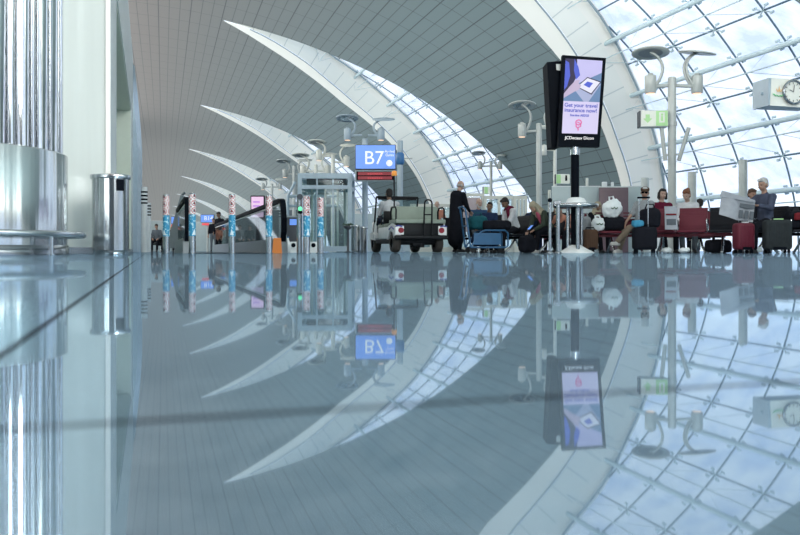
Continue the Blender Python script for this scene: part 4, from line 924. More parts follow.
    # hair
    if hairstyle and not headscarf:
        Hm = MB()
        if hairstyle == 'bald':
            for sd in (-1, 1): Hm.ell(h(sd * .066, .03, -.01), (.018, .05, .035), H)
            Hm.ell(h(0, .085, -.01), (.05, .025, .035), H)
        else:
            Hm.ell(h(0, .030, .052), (.086, .098, .088), H); Hm.ell(h(0, .055, .0), (.080, .065, .08), H); Hm.ell(h(0, -.045, .098), (.06, .05, .032), H)
            if hairstyle == 'long':
                for sd in (-1, 1): Hm.cap(h(sd * .07, .02, .02), h(sd * .085, .02, -.14), .035, .03)
                Hm.cap(h(0, .07, 0), h(0, .08, -.17), .075, .06)
            if hairstyle == 'bun': Hm.ell(h(0, .13, .075), .045); Hm.ell(h(.05, .03, -.02), (.035, .05, .05), H); Hm.ell(h(-.05, .03, -.02), (.035, .05, .05), H)
            if hairstyle == 'bob':
                for sd in (-1, 1): Hm.cap(h(sd * .075, .01, .03), h(sd * .082, -.005, -.075), .034, .032)
                Hm.cap(h(0, .07, 0), h(0, .07, -.08), .075, .065)
        grow('hair', Hm, voxel * .9, hair, t, 2, .003, 5)
    if headscarf:
        Hm = MB(); Hm.ell(h(0, .030, .045), (.094, .108, .096), H); Hm.ell(h(0, .05, -.02), (.088, .085, .11), H)
        for sd in (-1, 1): Hm.cap(h(sd * .078, -.012, .03), h(sd * .062, -.02, -.10), .026, .034); Hm.cap(h(sd * .05, -.02, -.12), neck + rt * sd * .12 - up * .05, .05, .07)
        Hm.cap(h(0, -.03, -.125), neck + fw * .06 - up * .07, .045, .07); Hm.cap(h(0, .08, -.05), neck - fw * .08 - up * .10, .08, .09)
        grow('headscarf', Hm, voxel, headscarf, t, 3, .006, 8)
    if beard: Hm = MB(); Hm.ell(h(0, -.04, -.085), (.045, .04, .045), H); [Hm.cap(h(sd * .062, -.01, -.02), h(sd * .04, -.045, -.085), .016, .022) for sd in (-1, 1)]; grow('beard', Hm, voxel * .9, beard, t, 2, .003)
    if scarf: Hm = MB(); [Hm.ell(neck + Vector((0, 0, -.01 + .03 * j)) + rt * .0, (.115 - .012 * j, .105 - .012 * j, .035)) for j in range(3)]; Hm.cap(neck + rt * .06 + fw * .08, chest + rt * .07 + fw * .13 - up * .08, .05, .045); Hm.cap(neck - rt * .12 + up * -.02, neck - rt * .02 - up * .02 - fw * .1, .06, .06); grow('scarf', Hm, voxel * 1.2, scarf, t, 3, .01, 4)
    if cap:
        Hm = MB(); Hm.ell(h(0, .008, .070), (.093, .108, .068), H); Hm.cap(h(-.03, -.09, .052), h(.03, -.09, .052), .022, .022); Hm.ell(h(0, -.12, .045), (.062, .045, .012), H); grow('cap', Hm, voxel, cap, t, 3)
    if hairstyle != 'none' and not (abs(head[1]) > 100):
        E_ = MB()
        for sd in (-1, 1): E_.ell(h(sd * .031, -.083, .012), (.011, .007, .006), H, 8, 5)
        E_.build('eyes', 'eye_dark', t); E_ = MB(); E_.ell(h(0, -.094, -.052), (.02, .005, .005), H, 8, 5); E_.build('lips', 'lip', t)
    t['_j'] = 0; del t['_j']
    return t, dict(h=h, H=H, hc=hc, neck=neck, chest=chest, pel=pel, up=up, fw=fw, rt=rt, j=joints)
mat('seat_maroon', (.10, .012, .025), .5, spec=.25); mat('seat_black', (.010, .012, .017), .5, spec=.15); mat('beam_red', (.20, .02, .035), .4)
def bench(label, loc, rz, n, cols, pitch=.58, arms=True, back_h=.90):
    """beam seating, faces -Y"""
    t = thing('tandem_seat', label, 'seating', loc, rz, 'beam seating of the gate lounge'); L = n * pitch
    b = MB(); b.box((0, .02, .36), (L - .1, .07, .06), ch=.01); b.build('beam', 'beam_red' if cols[0] == 'seat_maroon' else 'black', t)
    for x in (-L / 2 + .3, L / 2 - .3):
        b = MB(); b.tube([(x, -.26, .02), (x, -.1, .16), (x, .02, .34), (x, .14, .16), (x, .32, .02)], .025, 8); b.cyl((x - .02, -.27, .02), (x + .02, -.27, .02), .025, n=8); b.cyl((x - .02, .33, .02), (x + .02, .33, .02), .025, n=8); b.build('leg', 'steel', t)
    for i in range(n):
        x = -L / 2 + (i + .5) * pitch; c = cols[i % len(cols)]; w_ = pitch * .46
        b = MB(); b.box((x, -.02, .425), (w_ * 2, .46, .05), ch=.02); b.build('seat', c, t)
        b = MB(); pr = [(.19, .46), (.235, .46), (.33, back_h), (.295, back_h + .01), (.20, .56)]
        b.prism([(p[0], p[1]) for p in pr], w_ * 2, (x - w_, 0, 0), (0, 1, 0), (0, 0, 1))
        for j in range(5): zz = .56 + j * .07; b.box((x, .205 + (zz - .5) * .2, zz), (w_ * 1.92, .012, .03), rot=Matrix.Rotation(R(-12), 3, 'X'))
        b.build('backrest', c, t)
    if arms:
        for i in range(n + 1):
            x = -L / 2 + i * pitch; b = MB(); b.tube([(x, .16, .42), (x, .19, .58), (x, .14, .66), (x, -.14, .66), (x, -.19, .63), (x, -.08, .44)], .014, 8); b.build('armrest', 'steel', t)
    return t
def suitcase(label, loc, rz, w_, d_, h_, m, handle=0., wheels=4, accent=None, group=None, grooves=6):
    t = thing('suitcase', label, 'suitcase', loc, rz, group); b = MB(); z0 = .06
    b.box((0, 0, z0 + (h_ - z0) / 2), (w_, d_, h_ - z0), ch=min(.06, d_ * .3)); b.build('shell', m, t)
    b = MB()
    for i in range(grooves):
        x = -w_ * .36 + i * w_ * .72 / (grooves - 1); b.box((x, -d_ / 2 - .001, z0 + (h_ - z0) * .5), (.016, .012, (h_ - z0) * .8), ch=.003)
    b.build('shell_ribs', m, t)
    b = MB(); b.tube([(-.09, 0, h_), (-.08, 0, h_ + .035), (.08, 0, h_ + .035), (.09, 0, h_)], .012, 8); b.build('top_handle', 'black', t)
    b = MB(); b.box((0, -d_ / 2 - .004, z0 + .03), (w_ * .5, .02, .05), ch=.005); b.build('foot_guard', 'black', t)
    for i in range(wheels):
        x = (-1, 1)[i % 2] * (w_ / 2 - .06); y = (-1, 1)[i // 2] * (d_ / 2 - .05) if wheels > 2 else d_ / 2 - .05
        b = MB(); b.cyl((x - .018, y, .032), (x + .018, y, .032), .032, n=14); b.box((x, y, .06), (.03, .04, .04)); b.build('wheel', 'black', t)
    if handle:
        for s_ in (-1, 1): b = MB(); b.cyl((s_ * .085, d_ * .3, h_ - .02), (s_ * .085, d_ * .3, h_ + handle), .011, n=8); b.build('handle_rod', 'steel', t)
        b = MB(); b.box((0, d_ * .3, h_ + handle), (.24, .035, .035), ch=.012); b.build('grip', 'black', t)
    if accent: b = MB(); b.box((.02, -.02, h_ + .012), (w_ * .35, .05, .02), ch=.006); b.build('luggage_tag', accent, t)
    return t

def seat(px, z, deg, label, col='seat_black', arms=True): return bench(label, G(px, z), R(deg), 1, [col], arms=arms)
# ------------------------------------------------------------ passenger buggy seen from behind
mat('buggy_white', (.85, .88, .88), .35); mat('buggy_green', (.26, .32, .27), .6); mat('buggy_dark', (.012, .014, .017), .5, spec=.2); mat('tail_red', (.22, .015, .03), .3, emit=(.8, .05, .06), es=.05); mat('tyre', (.045, .04, .035), .8); mat('logo_blue', (.05, .08, .38), .4); mat('beacon_orange', (.75, .28, .05), .3, emit=(1, .4, .08), es=.3)
CZ = 17.8; h_ = R(15.5)
cart = thing('passenger_buggy', 'white electric passenger buggy seen from behind with pale green seats and orange beacon', 'buggy', G(421, CZ), h_)
# local: +Y forward, origin at rear bumper middle on the floor
k = CZ / 800
b = MB(); b.box((0, .02, .345), (1.22, .12, .09), ch=.03); b.build('bumper', 'buggy_dark', cart)
b = MB(); b.box((0, .30, .52), (1.10, .5, .28), ch=.02); b.build('rear_compartment', 'buggy_dark', cart)
b = MB(); b.box((0, 1.35, .27), (1.12, 2.3, .10), ch=.02); b.build('chassis', 'buggy_dark', cart)
b = MB(); b.box((0, 1.5, .33), (1.14, 2.1, .03)); b.build('floor_board', 'grey_paint', cart)
b = MB(); b.box((0, .30, .70), (1.16, .62, .09), ch=.02); b.build('luggage_deck', 'buggy_green', cart)
b = MB(); b.box((.02, .60, .90), (1.12, .13, .32), rot=Matrix.Rotation(R(-8), 3, 'X'), ch=.035); b.build('rear_backrest', 'buggy_green', cart)
b = MB(); b.box((0, 1.0, .62), (1.08, .5, .12), ch=.03); b.build('middle_seat', 'buggy_green', cart)
b = MB(); b.box((-.0, 1.0, .46), (1.04, .5, .24), ch=.01); b.build('seat_base', 'buggy_white', cart)
b = MB(); b.box((-.28, 1.62, .62), (.5, .48, .12), ch=.03); b.box((.28, 1.62, .62), (.5, .48, .12), ch=.03); b.build('front_seat', 'buggy_green', cart)
b = MB(); b.box((-.28, 1.42, .84), (.44, .10, .30), ch=.03); b.build('driver_backrest', 'buggy_dark', cart)
b = MB(); b.box((.28, 1.42, .84), (.44, .10, .30), ch=.03); b.build('passenger_backrest', 'buggy_dark', cart)
b = MB(); b.box((0, 1.62, .46), (1.04, .5, .24), ch=.01); b.build('front_seat_base', 'buggy_white', cart)
for s_ in (-1, 1):
    b = MB(); pr = [(0, .34), (0, .50), (.06, .60), (.30, .66), (.62, .60), (.72, .40), (.72, .30), (.60, .34), (.52, .46), (.34, .50), (.2, .44), (.14, .34)]
    b.prism(pr, .14, (s_ * .60 - (.14 if s_ > 0 else 0) + (-.0), 0, 0), (0, 1, 0), (0, 0, 1)); f_ = b.build('rear_fender', 'buggy_white', cart)
    b = MB(); b.box((s_ * .50, -.01, .50), (.20, .03, .20), ch=.012); tp = b.build('tail_panel', 'buggy_white', cart)
    b = MB(); b.cyl((s_ * .47, -.02, .50), (s_ * .47, -.045, .50), .062, n=20); b.build('tail_lamp', 'tail_red', tp)
    b = MB(); b.tube([(s_ * (.60), -.03, .585), (s_ * .52, -.03, .60), (s_ * .44, -.03, .58)], .014, 5); b.tube([(s_ * .602, .1, .53), (s_ * .602, .3, .58), (s_ * .602, .5, .53)], .018, 5); b.build('blue_swoosh', 'logo_blue', tp)
    b = MB(); b.tube([(s_ * .56, .05, .68), (s_ * .56, .05, .96), (s_ * .56, .12, 1.02), (s_ * .56, .42, 1.02), (s_ * .56, .5, .94), (s_ * .56, .5, .72)], .02, 8); b.build('side_rail', 'buggy_dark', cart)
    b = MB(); b.box((s_ * .585, 1.1, .46), (.03, .80, .26), ch=.008); b.build('side_panel', 'buggy_white', cart)
    b = MB(); b.tube([(s_ * .57, 1.32, .66), (s_ * .57, 1.32, .84), (s_ * .57, 1.7, .84), (s_ * .57, 1.78, .66)], .018, 8); b.build('arm_rail', 'buggy_dark', cart)
    for yy, nme in ((.36, 'rear_wheel'), (2.15, 'front_wheel')):
        b = MB(); x = s_ * .50; b.lathe([(.10, -.085), (.19, -.085), (.215, -.06), (.22, 0), (.215, .06), (.19, .085), (.10, .085)], (x, yy, .222), 32, m=Matrix.Rotation(R(90), 3, 'Y')); wl_ = b.build(nme, 'tyre', cart)
        b = MB(); b.lathe([(0, -.05), (.10, -.06), (.12, -.075)], (x, yy, .222), 24, m=Matrix.Rotation(R(90), 3, 'Y')); b.lathe([(0, .05), (.10, .06), (.12, .075)], (x, yy, .222), 24, m=Matrix.Rotation(R(90), 3, 'Y')); b.build('hub', 'steel_dark', wl_)
    b = MB(); b.prism([(1.95, .30), (1.95, .44), (2.1, .50), (2.35, .48), (2.45, .34)], .12, (s_ * .60 - (.12 if s_ > 0 else 0), 0, 0), (0, 1, 0), (0, 0, 1)); b.build('front_fender', 'buggy_white', cart)
    b = MB(); b.tube([(s_ * .53, 2.28, .45), (s_ * .53, 2.10, 1.0), (s_ * .53, 2.0, 1.36)], .022, 8); b.build('windscreen_post', 'buggy_dark', cart)
b = MB(); b.tube([(-.53, 2.0, 1.36), (.53, 2.0, 1.36)], .03, 8); b.box((.0, 2.0, 1.33), (.98, .03, .07)); b.build('windscreen_bar', 'buggy_dark', cart)
b = MB(); b.prism([(-.5, .62), (.5, .62), (.5, 1.30), (-.5, 1.30)], .012, (0, 2.12, 0), (1, 0, 0), (0, -.18, 1)); b.build('windscreen', 'clear_glass', cart)
b = MB(); b.box((0, 2.3, .60), (1.08, .34, .36), ch=.06); b.build('front_cowl', 'buggy_white', cart)
b = MB(); m3 = Matrix.Rotation(R(-60), 3, 'X'); b.tube([Vector((-.28, 2.02, .84)) + m3 @ Vector((.15 * math.cos(i * PI / 12), .15 * math.sin(i * PI / 12), 0)) for i in range(24)], .013, 6, closed=True); b.cyl((-.28, 2.02, .84), (-.28, 2.2, .6), .018, n=8); b.build('steering_wheel', 'buggy_dark', cart)
b = MB(); lp = [(.06, -.03, .36), (.06, -.05, .9), (.07, -.05, 1.06)] + [(.155 - .085 * math.cos(a), -.05, 1.10 + .08 * math.sin(a)) for a in [i * PI / 8 for i in range(0, 9)]] + [(.24, -.05, 1.06), (.24, -.05, .9), (.24, -.03, .36)]
b.tube(lp, .019, 8); b.cyl((.07, -.05, .85), (.24, -.05, .85), .015, n=8); b.build('grab_loop', 'buggy_dark', cart)
b = MB(); b.cyl((-.45, .62, .7), (-.45, .62, 1.76), .017, n=8); b.build('beacon_rod', 'buggy_dark', cart)
b = MB(); b.lathe([(0, 0), (.06, 0), (.065, .03), (.055, .10), (.0, .12)], (-.45, .62, 1.76), 18); b.build('beacon', 'beacon_orange', cart)
b = MB(); b.cyl((-.45, .36, .222), (.45, .36, .222), .045, n=10); b.box((0, .36, .25), (.25, .22, .2), ch=.03); b.cyl((.1, .3, .12), (.1, .3, .3), .07, n=12); b.build('rear_axle', 'buggy_dark', cart)
def on_cart(x, y, z=0): 
    m3 = Matrix.Rotation(h_, 3, 'Z'); return G(421, CZ) + m3 @ Vector((x, y, z))
# ------------------------------------------------------------ the driver and the standing man
t, j = person('buggy driver in white shirt with black hair, seated with the back to us', on_cart(-.30, 1.60, .14), h_ + PI, 'sit', lean=2, hands={-1: (-.12, -.40, .80), 1: (.12, -.40, .80)}, feet={-1: (-.12, -.48, .28), 1: (.12, -.46, .28)}, top='cloth_white', bottom='cloth_navy', skin='skin_brown', hair='hair_black', head=(4, 0, 0))
t, j = person('standing man in long black coat seen from behind beside the trolley', G(456.5, 19.6), R(128), 'stand', lean=7, head=(16, 4, 0), hands={-1: (-.10, -.34, 1.0), 1: (.12, -.34, 1.02)}, top='cloth_black', bottom='cloth_black', skin='skin_pale', hair='hair_grey', hairstyle='bald', s=1.02)
b = MB(); b.cap((0, 0, 1.35), (0, .02, .8), .155, .17); b.cap((0, .02, .8), (0, .03, .30), .17, .19); b.ell((0, -.01, 1.34), (.19, .14, .16)); grow('long_coat', b, .02, 'cloth_black', t, 4, .012, 2)

# ------------------------------------------------------------ luggage trolley
mat('trolley_blue', (.02, .11, .24), .35)
tz = 18.0; tr = thing('luggage_trolley', 'blue tubular luggage trolley loaded with dark bags beside the black coated man', 'trolley', G(484.5, tz), R(8)); k = tz / 800
b = MB()
for y in (-.26, .26): b.tube([(-.38, y, .12), (.42, y, .12), (.47, y, .16), (.47, y, .44), (.40, y, .50), (-.05, y, .50), (-.15, y, .46), (-.38, y, .12)], .02, 8)
for x in (-.3, 0, .3): b.cyl((x, -.26, .13), (x, .26, .13), .016, n=8)
b.build('base_frame', 'trolley_blue', tr)
b = MB(); b.tube([(-.38, -.26, .12), (-.50, -.26, .98), (-.55, -.2, 1.02), (-.55, .2, 1.02), (-.50, .26, .98), (-.38, .26, .12)], .02, 8); b.cyl((-.44, -.26, .6), (-.44, .26, .6), .014, n=8); b.build('push_handle', 'trolley_blue', tr)
b = MB(); b.box((0, -.27, .31), (.62, .01, .26)); b.build('advert_panel', 'trolley_blue', tr)
for x, y in ((-.33, -.24), (-.33, .24), (.36, 0)): b = MB(); b.cyl((x, y - .02, .06), (x, y + .02, .06), .06, n=16); b.box((x, y, .1), (.03, .05, .06)); b.build('wheel', 'rubber', tr)
def bag(name, label, cat, loc, dims, m, rz=0., voxel=.014, fold=.014, extra=None, group=None, seed=0):
    t = thing(name, label, cat, loc, rz, group); b = MB(); x, y, z = dims; b.box((0, 0, z / 2), (x, y, z), ch=min(dims) * .32); b.ell((x * .1, 0, z * .78), (x * .4, y * .45, z * .3)); b.ell((-x * .2, 0, z * .35), (x * .36, y * .52, z * .36))
    grow('bag_body', b, voxel, m, t, 5, fold, seed)
    if extra == 'straps':
        b = MB(); b.tube([(-x * .25, 0, z * .95), (-x * .15, 0, z * 1.25), (x * .15, 0, z * 1.25), (x * .25, 0, z * .95)], .014, 6); b.build('strap', m, t)
    return t
bag('duffel_bag', 'dark blue duffel bag lying on the lower deck of the trolley', 'bag', G(486, tz) + Vector((0, 0, .15)), (.62, .36, .30), 'cloth_navy', R(8), seed=1, extra='straps')
bag('duffel_bag', 'dark green holdall on top of the trolley load, beside its push handle', 'bag', G(478, tz) + Vector((0, 0, .52)), (.42, .36, .30), 'cloth_teal', R(8), seed=2, extra='straps')
bag('coat_pile', 'wide black coat bundle resting across the front of the trolley', 'coat', G(496, tz - .05) + Vector((0, 0, .52)), (.66, .36, .20), 'cloth_black', R(4), seed=3)

# ------------------------------------------------------------ people and seats behind the trolley
Zb = 20.6
bench('black beam seats behind the luggage trolley', G(478.5, Zb), 0, 3, ['seat_black'], arms=False)
seat(489, 19.0, -14, 'single black seat behind the coat bundle on the trolley', arms=False)
person('bald bearded man in grey denim jacket seated behind the trolley', G(478.5, Zb - .03), R(0), lean=4, head=(8, 25, 0), top='cloth_denim', bottom='cloth_grey', skin='skin_pale', hair='hair_grey', hairstyle='bald', beard='hair_grey', voxel=.012)
person('dark haired child slouching behind the trolley, only head and shoulders showing', G(489, 18.97), R(-14), lean=-4, head=(6, 0, 8), top='cloth_navy', bottom='cloth_black', skin='skin_brown', hair='hair_black', s=.86, voxel=.012)
person('pale pink person in light top seated beyond the right side of the buggy', G(437, 23.5), R(0), 'stand', hands={-1: (-.2, -.2, 1.0), 1: (.2, -.2, 1.0)}, top='cloth_peach', bottom='cloth_grey', skin='skin_pale', hair='hair_grey', hairstyle='bald', voxel=.014, s=.86)
person('man in white top with maroon scarf, bending forward in his seat', G(514.5, 19.6), R(-62), lean=20, head=(26, 0, 0), hands={-1: (-.10, -.40, .58), 1: (.10, -.42, .56)}, top='cloth_white', bottom='cloth_black', skin='skin_brown', hair='hair_black', scarf='cloth_maroon', sleeves='short')
person('person in dark navy jacket curled up beside the hunched woman', G(527, 20.4), R(20), lean=48, head=(40, 0, 0), hands={-1: (-.10, -.34, .50), 1: (.10, -.34, .50)}, top='cloth_navy', bottom='cloth_navy', skin='skin', hair='hair_black', headscarf='cloth_navy', voxel=.012)
person('person in black behind the pale headscarf, head just visible above it', G(533.5, 21.2), R(20), head=(14, 0, 0), top='cloth_black', bottom='cloth_black', skin='skin_brown', hair='hair_brown', voxel=.013, s=.95)
person('hunched woman in beige headscarf, pink collar and dark coat looking down at her phone', G(548, 18.2), R(-58), lean=40, head=(34, 14, 0), hands={-1: (-.10, -.54, .52), 1: (.12, -.54, .54)}, top='cloth_olive', bottom='cloth_black', skin='skin', headscarf='cloth_beige', scarf='cloth_pink', hairstyle='none', feet={-1: (-.08, -.38, .07), 1: (.10, -.46, .07)}, shoes='shoe_light', s=.95)
t = thing('mobile_phone', 'glowing blue phone held by the hunched woman', 'phone', G(530.5, 17.9) + Vector((0, 0, .56)), R(-58)); b = MB(); b.box((0, 0, 0), (.09, .16, .012), rot=Matrix.Rotation(R(40), 3, 'X'), ch=.004); b.build('phone_body', 'black', t); b = MB(); b.box((0, -.006, .008), (.08, .145, .004), rot=Matrix.Rotation(R(40), 3, 'X')); b.build('phone_screen', 'sign_blue', t)
bag('black_bag', 'large black soft bag on the floor before the hunched woman', 'bag', G(527, 16.9), (.34, .30, .36), 'cloth_black', .3, seed=5, extra='straps')
# between and behind the bar table legs
person('stooping passenger in peach shirt with beige cap between the table legs', G(568, 18.4), R(-40), lean=44, head=(20, 0, 0), top='cloth_peach', bottom='cloth_black', skin='skin', hair='hair_grey', cap='cloth_beige', s=.88, voxel=.012)
person('passenger in black seated left of the peach shirt behind the barrier post', G(553.5, 19.9), R(10), lean=14, head=(18, 0, 0), top='cloth_black', bottom='cloth_black', skin='skin_brown', hair='hair_black', voxel=.013, s=.92)
person('woman in spotted beige headscarf and black top, seated right of the bar table', G(594, 18.3), R(24), lean=10, head=(14, -10, 6), top='cloth_black', bottom='cloth_black', skin='skin_brown', headscarf='cloth_beige', hairstyle='none', s=.84, voxel=.012)
bag('grey_backpack', 'dull grey backpack leaning beside the woman in the beige headscarf', 'backpack', G(585.5, 17.0) + Vector((0, 0, .42)), (.22, .2, .34), 'cloth_lightgrey', .2, seed=6, extra='straps')
suitcase('dark brown upright suitcase standing right of the bar table base', G(590, 16.3), R(8), .30, .22, .48, 'cloth_brown', wheels=2)
suitcase('dark maroon suitcase partly behind the bar table base', G(582, 17.5), R(-6), .34, .22, .50, 'cloth_red', wheels=2)
# man in the cap with his bags
bench('maroon beam seats under the man in the brown cap', G(625, 16.6), R(0), 2, ['seat_maroon'], back_h=.70, arms=False)
t, j = person('man in brown cap and grey vest, legs crossed, slumped against his luggage', G(641, 16.52), R(-54), lean=-14, head=(14, 34, 0), hands={-1: (-.16, -.30, .62), 1: (.14, -.26, .66)}, feet={-1: (-.06, -.62, .07), 1: (-.04, -.72, .22)}, knees={-1: (-.2, -.6, 1), 1: (.0, -.6, 1)}, top='cloth_lightgrey', sleeves='short', bottom='cloth_khaki', skin='skin', hair='hair_grey', cap='cloth_brown', shoes='shoe_light', s=.99)
b = MB(); hh = j['h']
for sd in (-1, 1): b.ell(hh(sd * .033, -.090, .014), (.030, .012, .021), j['H']); b.cyl(hh(sd * .05, -.085, .018), hh(sd * .082, 0, .012), .005, n=6)
b.build('sunglasses', 'black', t)
def plastic(label, loc, r, seed):
    t = thing('plastic_bag', label, 'plastic bag', loc, group='white plastic carrier bags on the maroon seats'); b = MB(); b.ell((0, 0, r * .85), (r, r * .8, r * .9)); b.ell((r * .3, 0, r * 1.2), r * .6); b.ell((-r * .4, 0, r * .5), r * .6); grow('bag_body', b, .016, 'plastic_white', t, 2, .03, seed)
    b = MB(); b.tube([(-.05, 0, r * 1.6), (-.06, 0, r * 2.0), (.02, 0, r * 2.05), (.05, 0, r * 1.6)], .02, 6); b.build('knot', 'plastic_white', t)
    b = MB(); b.tube([(-.06, -r * .83, r * .9), (-.03, -r * .86, r * .8), (0, -r * .86, r * .95), (.03, -r * .86, r * .8), (.07, -r * .83, r * .92)], .014, 5); b.build('green_print', 'leaf_green', t)
mat('plastic_white', (.68, .74, .76), .35, var=.08, bump=.3)
plastic('large knotted white plastic bag with green print, perched on the black holdall', G(612, 16.45) + Vector((0, 0, .73)), .21, 3)
plastic('smaller whitish plastic bag sagging left of the knotted one', G(598, 16.45) + Vector((0, 0, .46)), .15, 9)
bag('black_holdall', 'black holdall on the maroon seats under the knotted plastic bag', 'bag', G(613, 16.5) + Vector((0, 0, .455)), (.46, .30, .30), 'cloth_black', .1, seed=8, extra='straps')
suitcase('black cabin suitcase with raised telescopic handle beside the man in the cap', G(644.5, 15.2), R(-4), .44, .26, .50, 'cloth_black', handle=.56, wheels=4, grooves=3)
bag('blue_bag', 'crumpled bright blue plastic bag lying on the black cabin suitcase', 'plastic bag', G(637.5, 15.15) + Vector((0, 0, .5)), (.22, .16, .12), 'cloth_cyan', .1, seed=4)
bag('black_backpack', 'black backpack with blue trim leaning on the raised suitcase handle', 'backpack', G(650, 15.6) + Vector((0, 0, .50)), (.40, .26, .36), 'cloth_black', -.2, seed=12, extra='straps')
# near maroon bench, nobody on it
bench('empty maroon beam seats with steel armrests, facing us below the red haired passenger', G(692, 15.9), R(-26), 3, ['seat_maroon', 'seat_maroon', 'seat_black'])
bench('maroon beam seats carrying the dark haired woman and the ginger haired passenger', G(688, 17.5), R(0), 3, ['seat_maroon'], arms=False)
seat(700, 19.3, 180, 'black seat turned away from us, under the passenger seen as a dark head')
person('young woman with dark hair in teal and maroon, sitting behind the black suitcase handle', G(661.5, 17.47), R(6), lean=0, head=(4, -8, 6), top='cloth_maroon', bottom='cloth_black', skin='skin_pale', hair='hair_black', hairstyle='bob', hands={-1: (-.16, -.26, .72), 1: (.14, -.30, .70)})
person('passenger with ginger hair tied up, looking down, behind the maroon seats', G(687, 17.47), R(-16), lean=6, head=(24, -24, 0), top='cloth_white', bottom='cloth_grey', skin='skin_pale', hair='hair_ginger', hairstyle='bun')
person('passenger seen only as a dark haired head behind the maroon seats', G(700, 19.3), R(180), lean=0, head=(0, 0, 0), top='cloth_black', bottom='cloth_black', skin='skin_brown', hair='hair_black', s=.93)
mat('paper', (.30, .33, .37), .7, var=.25, scale=9)
t = thing('magazine', 'glossy magazines tucked upright on the maroon seats', 'magazine', G(671, 15.75) + Vector((0, 0, .46)), R(-6)); b = MB()
b.box((0, 0, .23), (.24, .02, .46), rot=Matrix.Rotation(R(-6), 3, 'X')); b.build('cover', 'paper', t); b = MB(); b.box((0, -.014, .30), (.20, .006, .03), rot=Matrix.Rotation(R(-6), 3, 'X')); b.build('red_title', 'cloth_red', t); b = MB(); b.box((0, -.022, .15), (.18, .006, .12), rot=Matrix.Rotation(R(-6), 3, 'X')); b.build('cover_picture', 'cloth_grey', t)
# ------------------------------------------------------------ the newspaper reader
t, j = person('grey haired man in blue checked shirt reading a newspaper', G(765.5, 15.5), R(-66), lean=2, head=(12, 6, 0), hands={-1: (-.16, -.44, .98), 1: (.22, -.42, .86)}, feet={-1: (-.12, -.50, .07), 1: (.12, -.42, .07)}, top='cloth_blueshirt', bottom='cloth_black', skin='skin', hair='hair_grey', hairstyle='short', s=1.04, voxel=.009)
def news():
    t = thing('newspaper', 'open broadsheet newspaper held up by the grey haired man', 'newspaper', G(737, 15.0) + Vector((0, 0, .62)), R(-14)); b = MB()
    nx = 8
    for s_, nme in ((-1, 'left_page'), (1, 'right_page')):
        b = MB(); vs = []
        for i in range(nx + 1):
            for jj in range(5):
                u = i / nx; v = jj / 4; x = (u * .30 - (.02 if s_ > 0 else .32)) if s_ > 0 else (-.33 + u * .32)
                vs.append((x, .05 * math.sin(u * 3) * s_ + .12 * v, v * .40 + (.06 * (1 - u) if s_ < 0 else 0)))
        b.add(vs, [(i * 5 + jj, i * 5 + 5 + jj, i * 5 + 6 + jj, i * 5 + jj + 1) for i in range(nx) for jj in range(4)], 0, True); pg = b.build(nme, 'paper', t, recalc=False)
        b = MB()
        for c_ in range(3):
            x = (-.28 if s_ < 0 else .02) + c_ * .095; b = MB(); b.prism([(0, .05), (.07, .05), (.07, .20), (0, .20)], .003, (x, .0, 0), (1, 0, 0), (0, .3, 1)); b.build('print_column', 'cloth_grey', pg)
        b = MB(); x = -.28 if s_ < 0 else .02; b.prism([(0, .25), (.26, .25), (.26, .33), (0, .33)], .003, (x, .0, 0), (1, 0, 0), (0, .3, 1)); b.build('photo_print', 'cloth_grey', pg)
    b = MB(); b.prism([(-.36, .40), (-.34, .52), (-.1, .48), (.26, .42), (.28, .38)], .02, (0, .08, 0), (1, 0, 0), (0, 0, 1)); b.build('folded_top', 'paper', t)
news(); bpy.data.objects['newspaper'].rotation_euler[1] = R(9)
b = None
suitcase('dark red hard shell suitcase with pale tag standing before the newspaper reader', G(743.5, 14.6), R(10), .35, .24, .55, 'seat_maroon', accent='plastic_white')
suitcase('large charcoal suitcase with green luggage strap at the right', G(777, 14.4), R(-6), .46, .28, .60, 'case_charcoal', accent='sign_green', grooves=9)
bag('black_backpack', 'black and red backpack on the seat behind the charcoal suitcase', 'backpack', G(796, 15.25) + Vector((0, 0, .455)), (.40, .28, .34), 'cloth_black', .1, seed=14, extra='straps')
bag('red_pouch', 'small red pouch on the black backpack', 'pouch', G(799, 15.07) + Vector((0, 0, .62)), (.18, .06, .14), 'cloth_red', .1, seed=15)
bag('coat_pile', 'heap of black coats at the right edge of the frame', 'coat', G(826, 15.25) + Vector((0, 0, .455)), (.50, .4, .36), 'cloth_black', .3, seed=16)
bench('black beam seats at the right edge under the coats', G(817, 15.3), R(0), 2, ['seat_black'])
bag('duffel_bag', 'black duffel bag under the seats beside the reader', 'bag', G(718, 15.9), (.5, .3, .26), 'cloth_black', .2, seed=17, extra='straps')
person('person in black mostly hidden behind the newspaper, dark hair just showing', G(751, 17.47), R(0), head=(14, 10, 0), top='cloth_black', bottom='cloth_black', skin='skin', hair='hair_brown', voxel=.013)
bench('black beam seats behind the newspaper reader', G(764.3, 17.5), R(0), 2, ['seat_black'])
for px, zz, lab in ((666, 15.9, 'pale crumpled paper under the maroon seats'), (757, 15.3, 'pale crumpled paper between the two suitcases'), (684, 15.3, 'white paper on the floor below the empty maroon seats')):
    t = thing('crumpled_paper', lab, 'paper', G(px, zz)); b = MB(); b.ell((0, 0, .05), (.10, .08, .05)); b.ell((.06, 0, .06), .05); grow('paper_ball', b, .014, 'plastic_white', t, 1, .02, px)

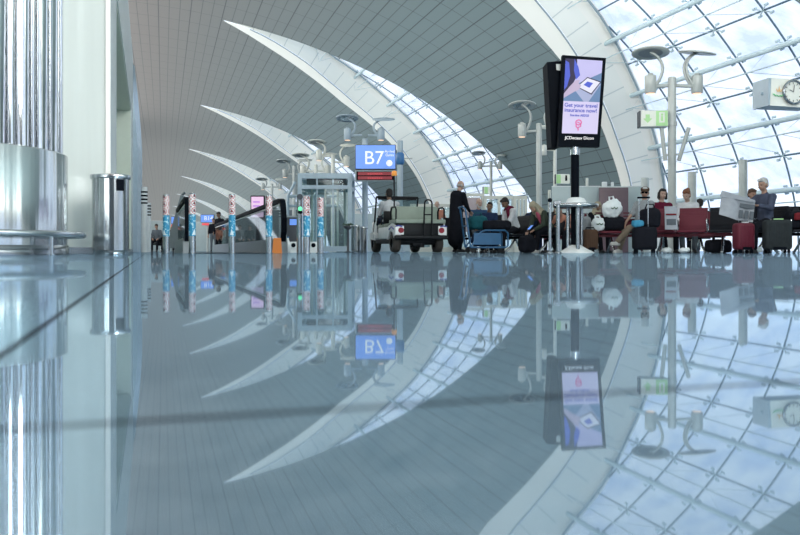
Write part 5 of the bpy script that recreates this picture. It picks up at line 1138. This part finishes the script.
# ------------------------------------------------------------ seated crowd by the left wall, beyond the bollards
bench('dim beam seats of the waiting crowd, in front', G(163, 40), 0, 4, ['seat_black'], arms=False)
bench('dim beam seats of the waiting crowd, second row', G(172, 44), 0, 3, ['seat_black'], arms=False)
cr = [(145.6, 40, 'cloth_black', 'hair_black', 'crowd passenger in black nearest the banded posts', 6), (168.8, 40, 'cloth_brown', 'hair_brown', 'crowd passenger in brown jacket right behind the first sticker bollard', -8), (180.4, 40, 'cloth_peach', 'hair_black', 'crowd passenger in peach beside the black edged escalator end', 4),
      (157.2, 40, 'cloth_grey', 'hair_black', 'crowd passenger in grey just left of the first sticker bollard, second from the banded posts', 0), (172, 44, 'cloth_beige', 'hair_blond', 'crowd passenger with fair hair before the sloping escalator flank', 10), (182.5, 44, 'cloth_black', 'hair_brown', 'crowd passenger in black behind the second sticker bollard', -10)]
for px, zz, tp, hr, lab, f in cr: person(lab, G(px, zz - .03), R(f), lean=8, head=(14, f * .5, 0), top=tp, bottom='cloth_black', skin='skin', hair=hr, voxel=.016)
person('standing man in dark jacket beyond the balustrade near the B14 sign', G(219.5, 35), R(-30), 'stand', top='cloth_black', bottom='cloth_black', skin='skin_brown', hair='hair_black', voxel=.016, s=1.0, head=(18, 0, 0))
person('small dark figure walking far beyond the glass balustrade', G(213.5, 42), R(10), 'stand', top='cloth_black', bottom='cloth_grey', voxel=.02)

seat(514.5, 19.6, -62, 'black seat under the man with the maroon scarf', arms=False)
seat(527, 20.4, 20, 'black seat under the person in the dark navy jacket', arms=False)
seat(548, 18.2, -58, 'black seat under the hunched woman', arms=False)
seat(568, 18.4, -40, 'maroon seat under the stooping passenger in peach', 'seat_maroon', arms=False)
seat(553.5, 19.9, 10, 'maroon seat behind the slim barrier post', 'seat_maroon', arms=False)
seat(594, 18.3, 24, 'maroon seat under the woman in the spotted beige headscarf', 'seat_maroon', arms=False)
seat(765.5, 15.5, -66, 'black seat with steel armrests under the newspaper reader')
bpy.data.scenes.remove(BAKE)
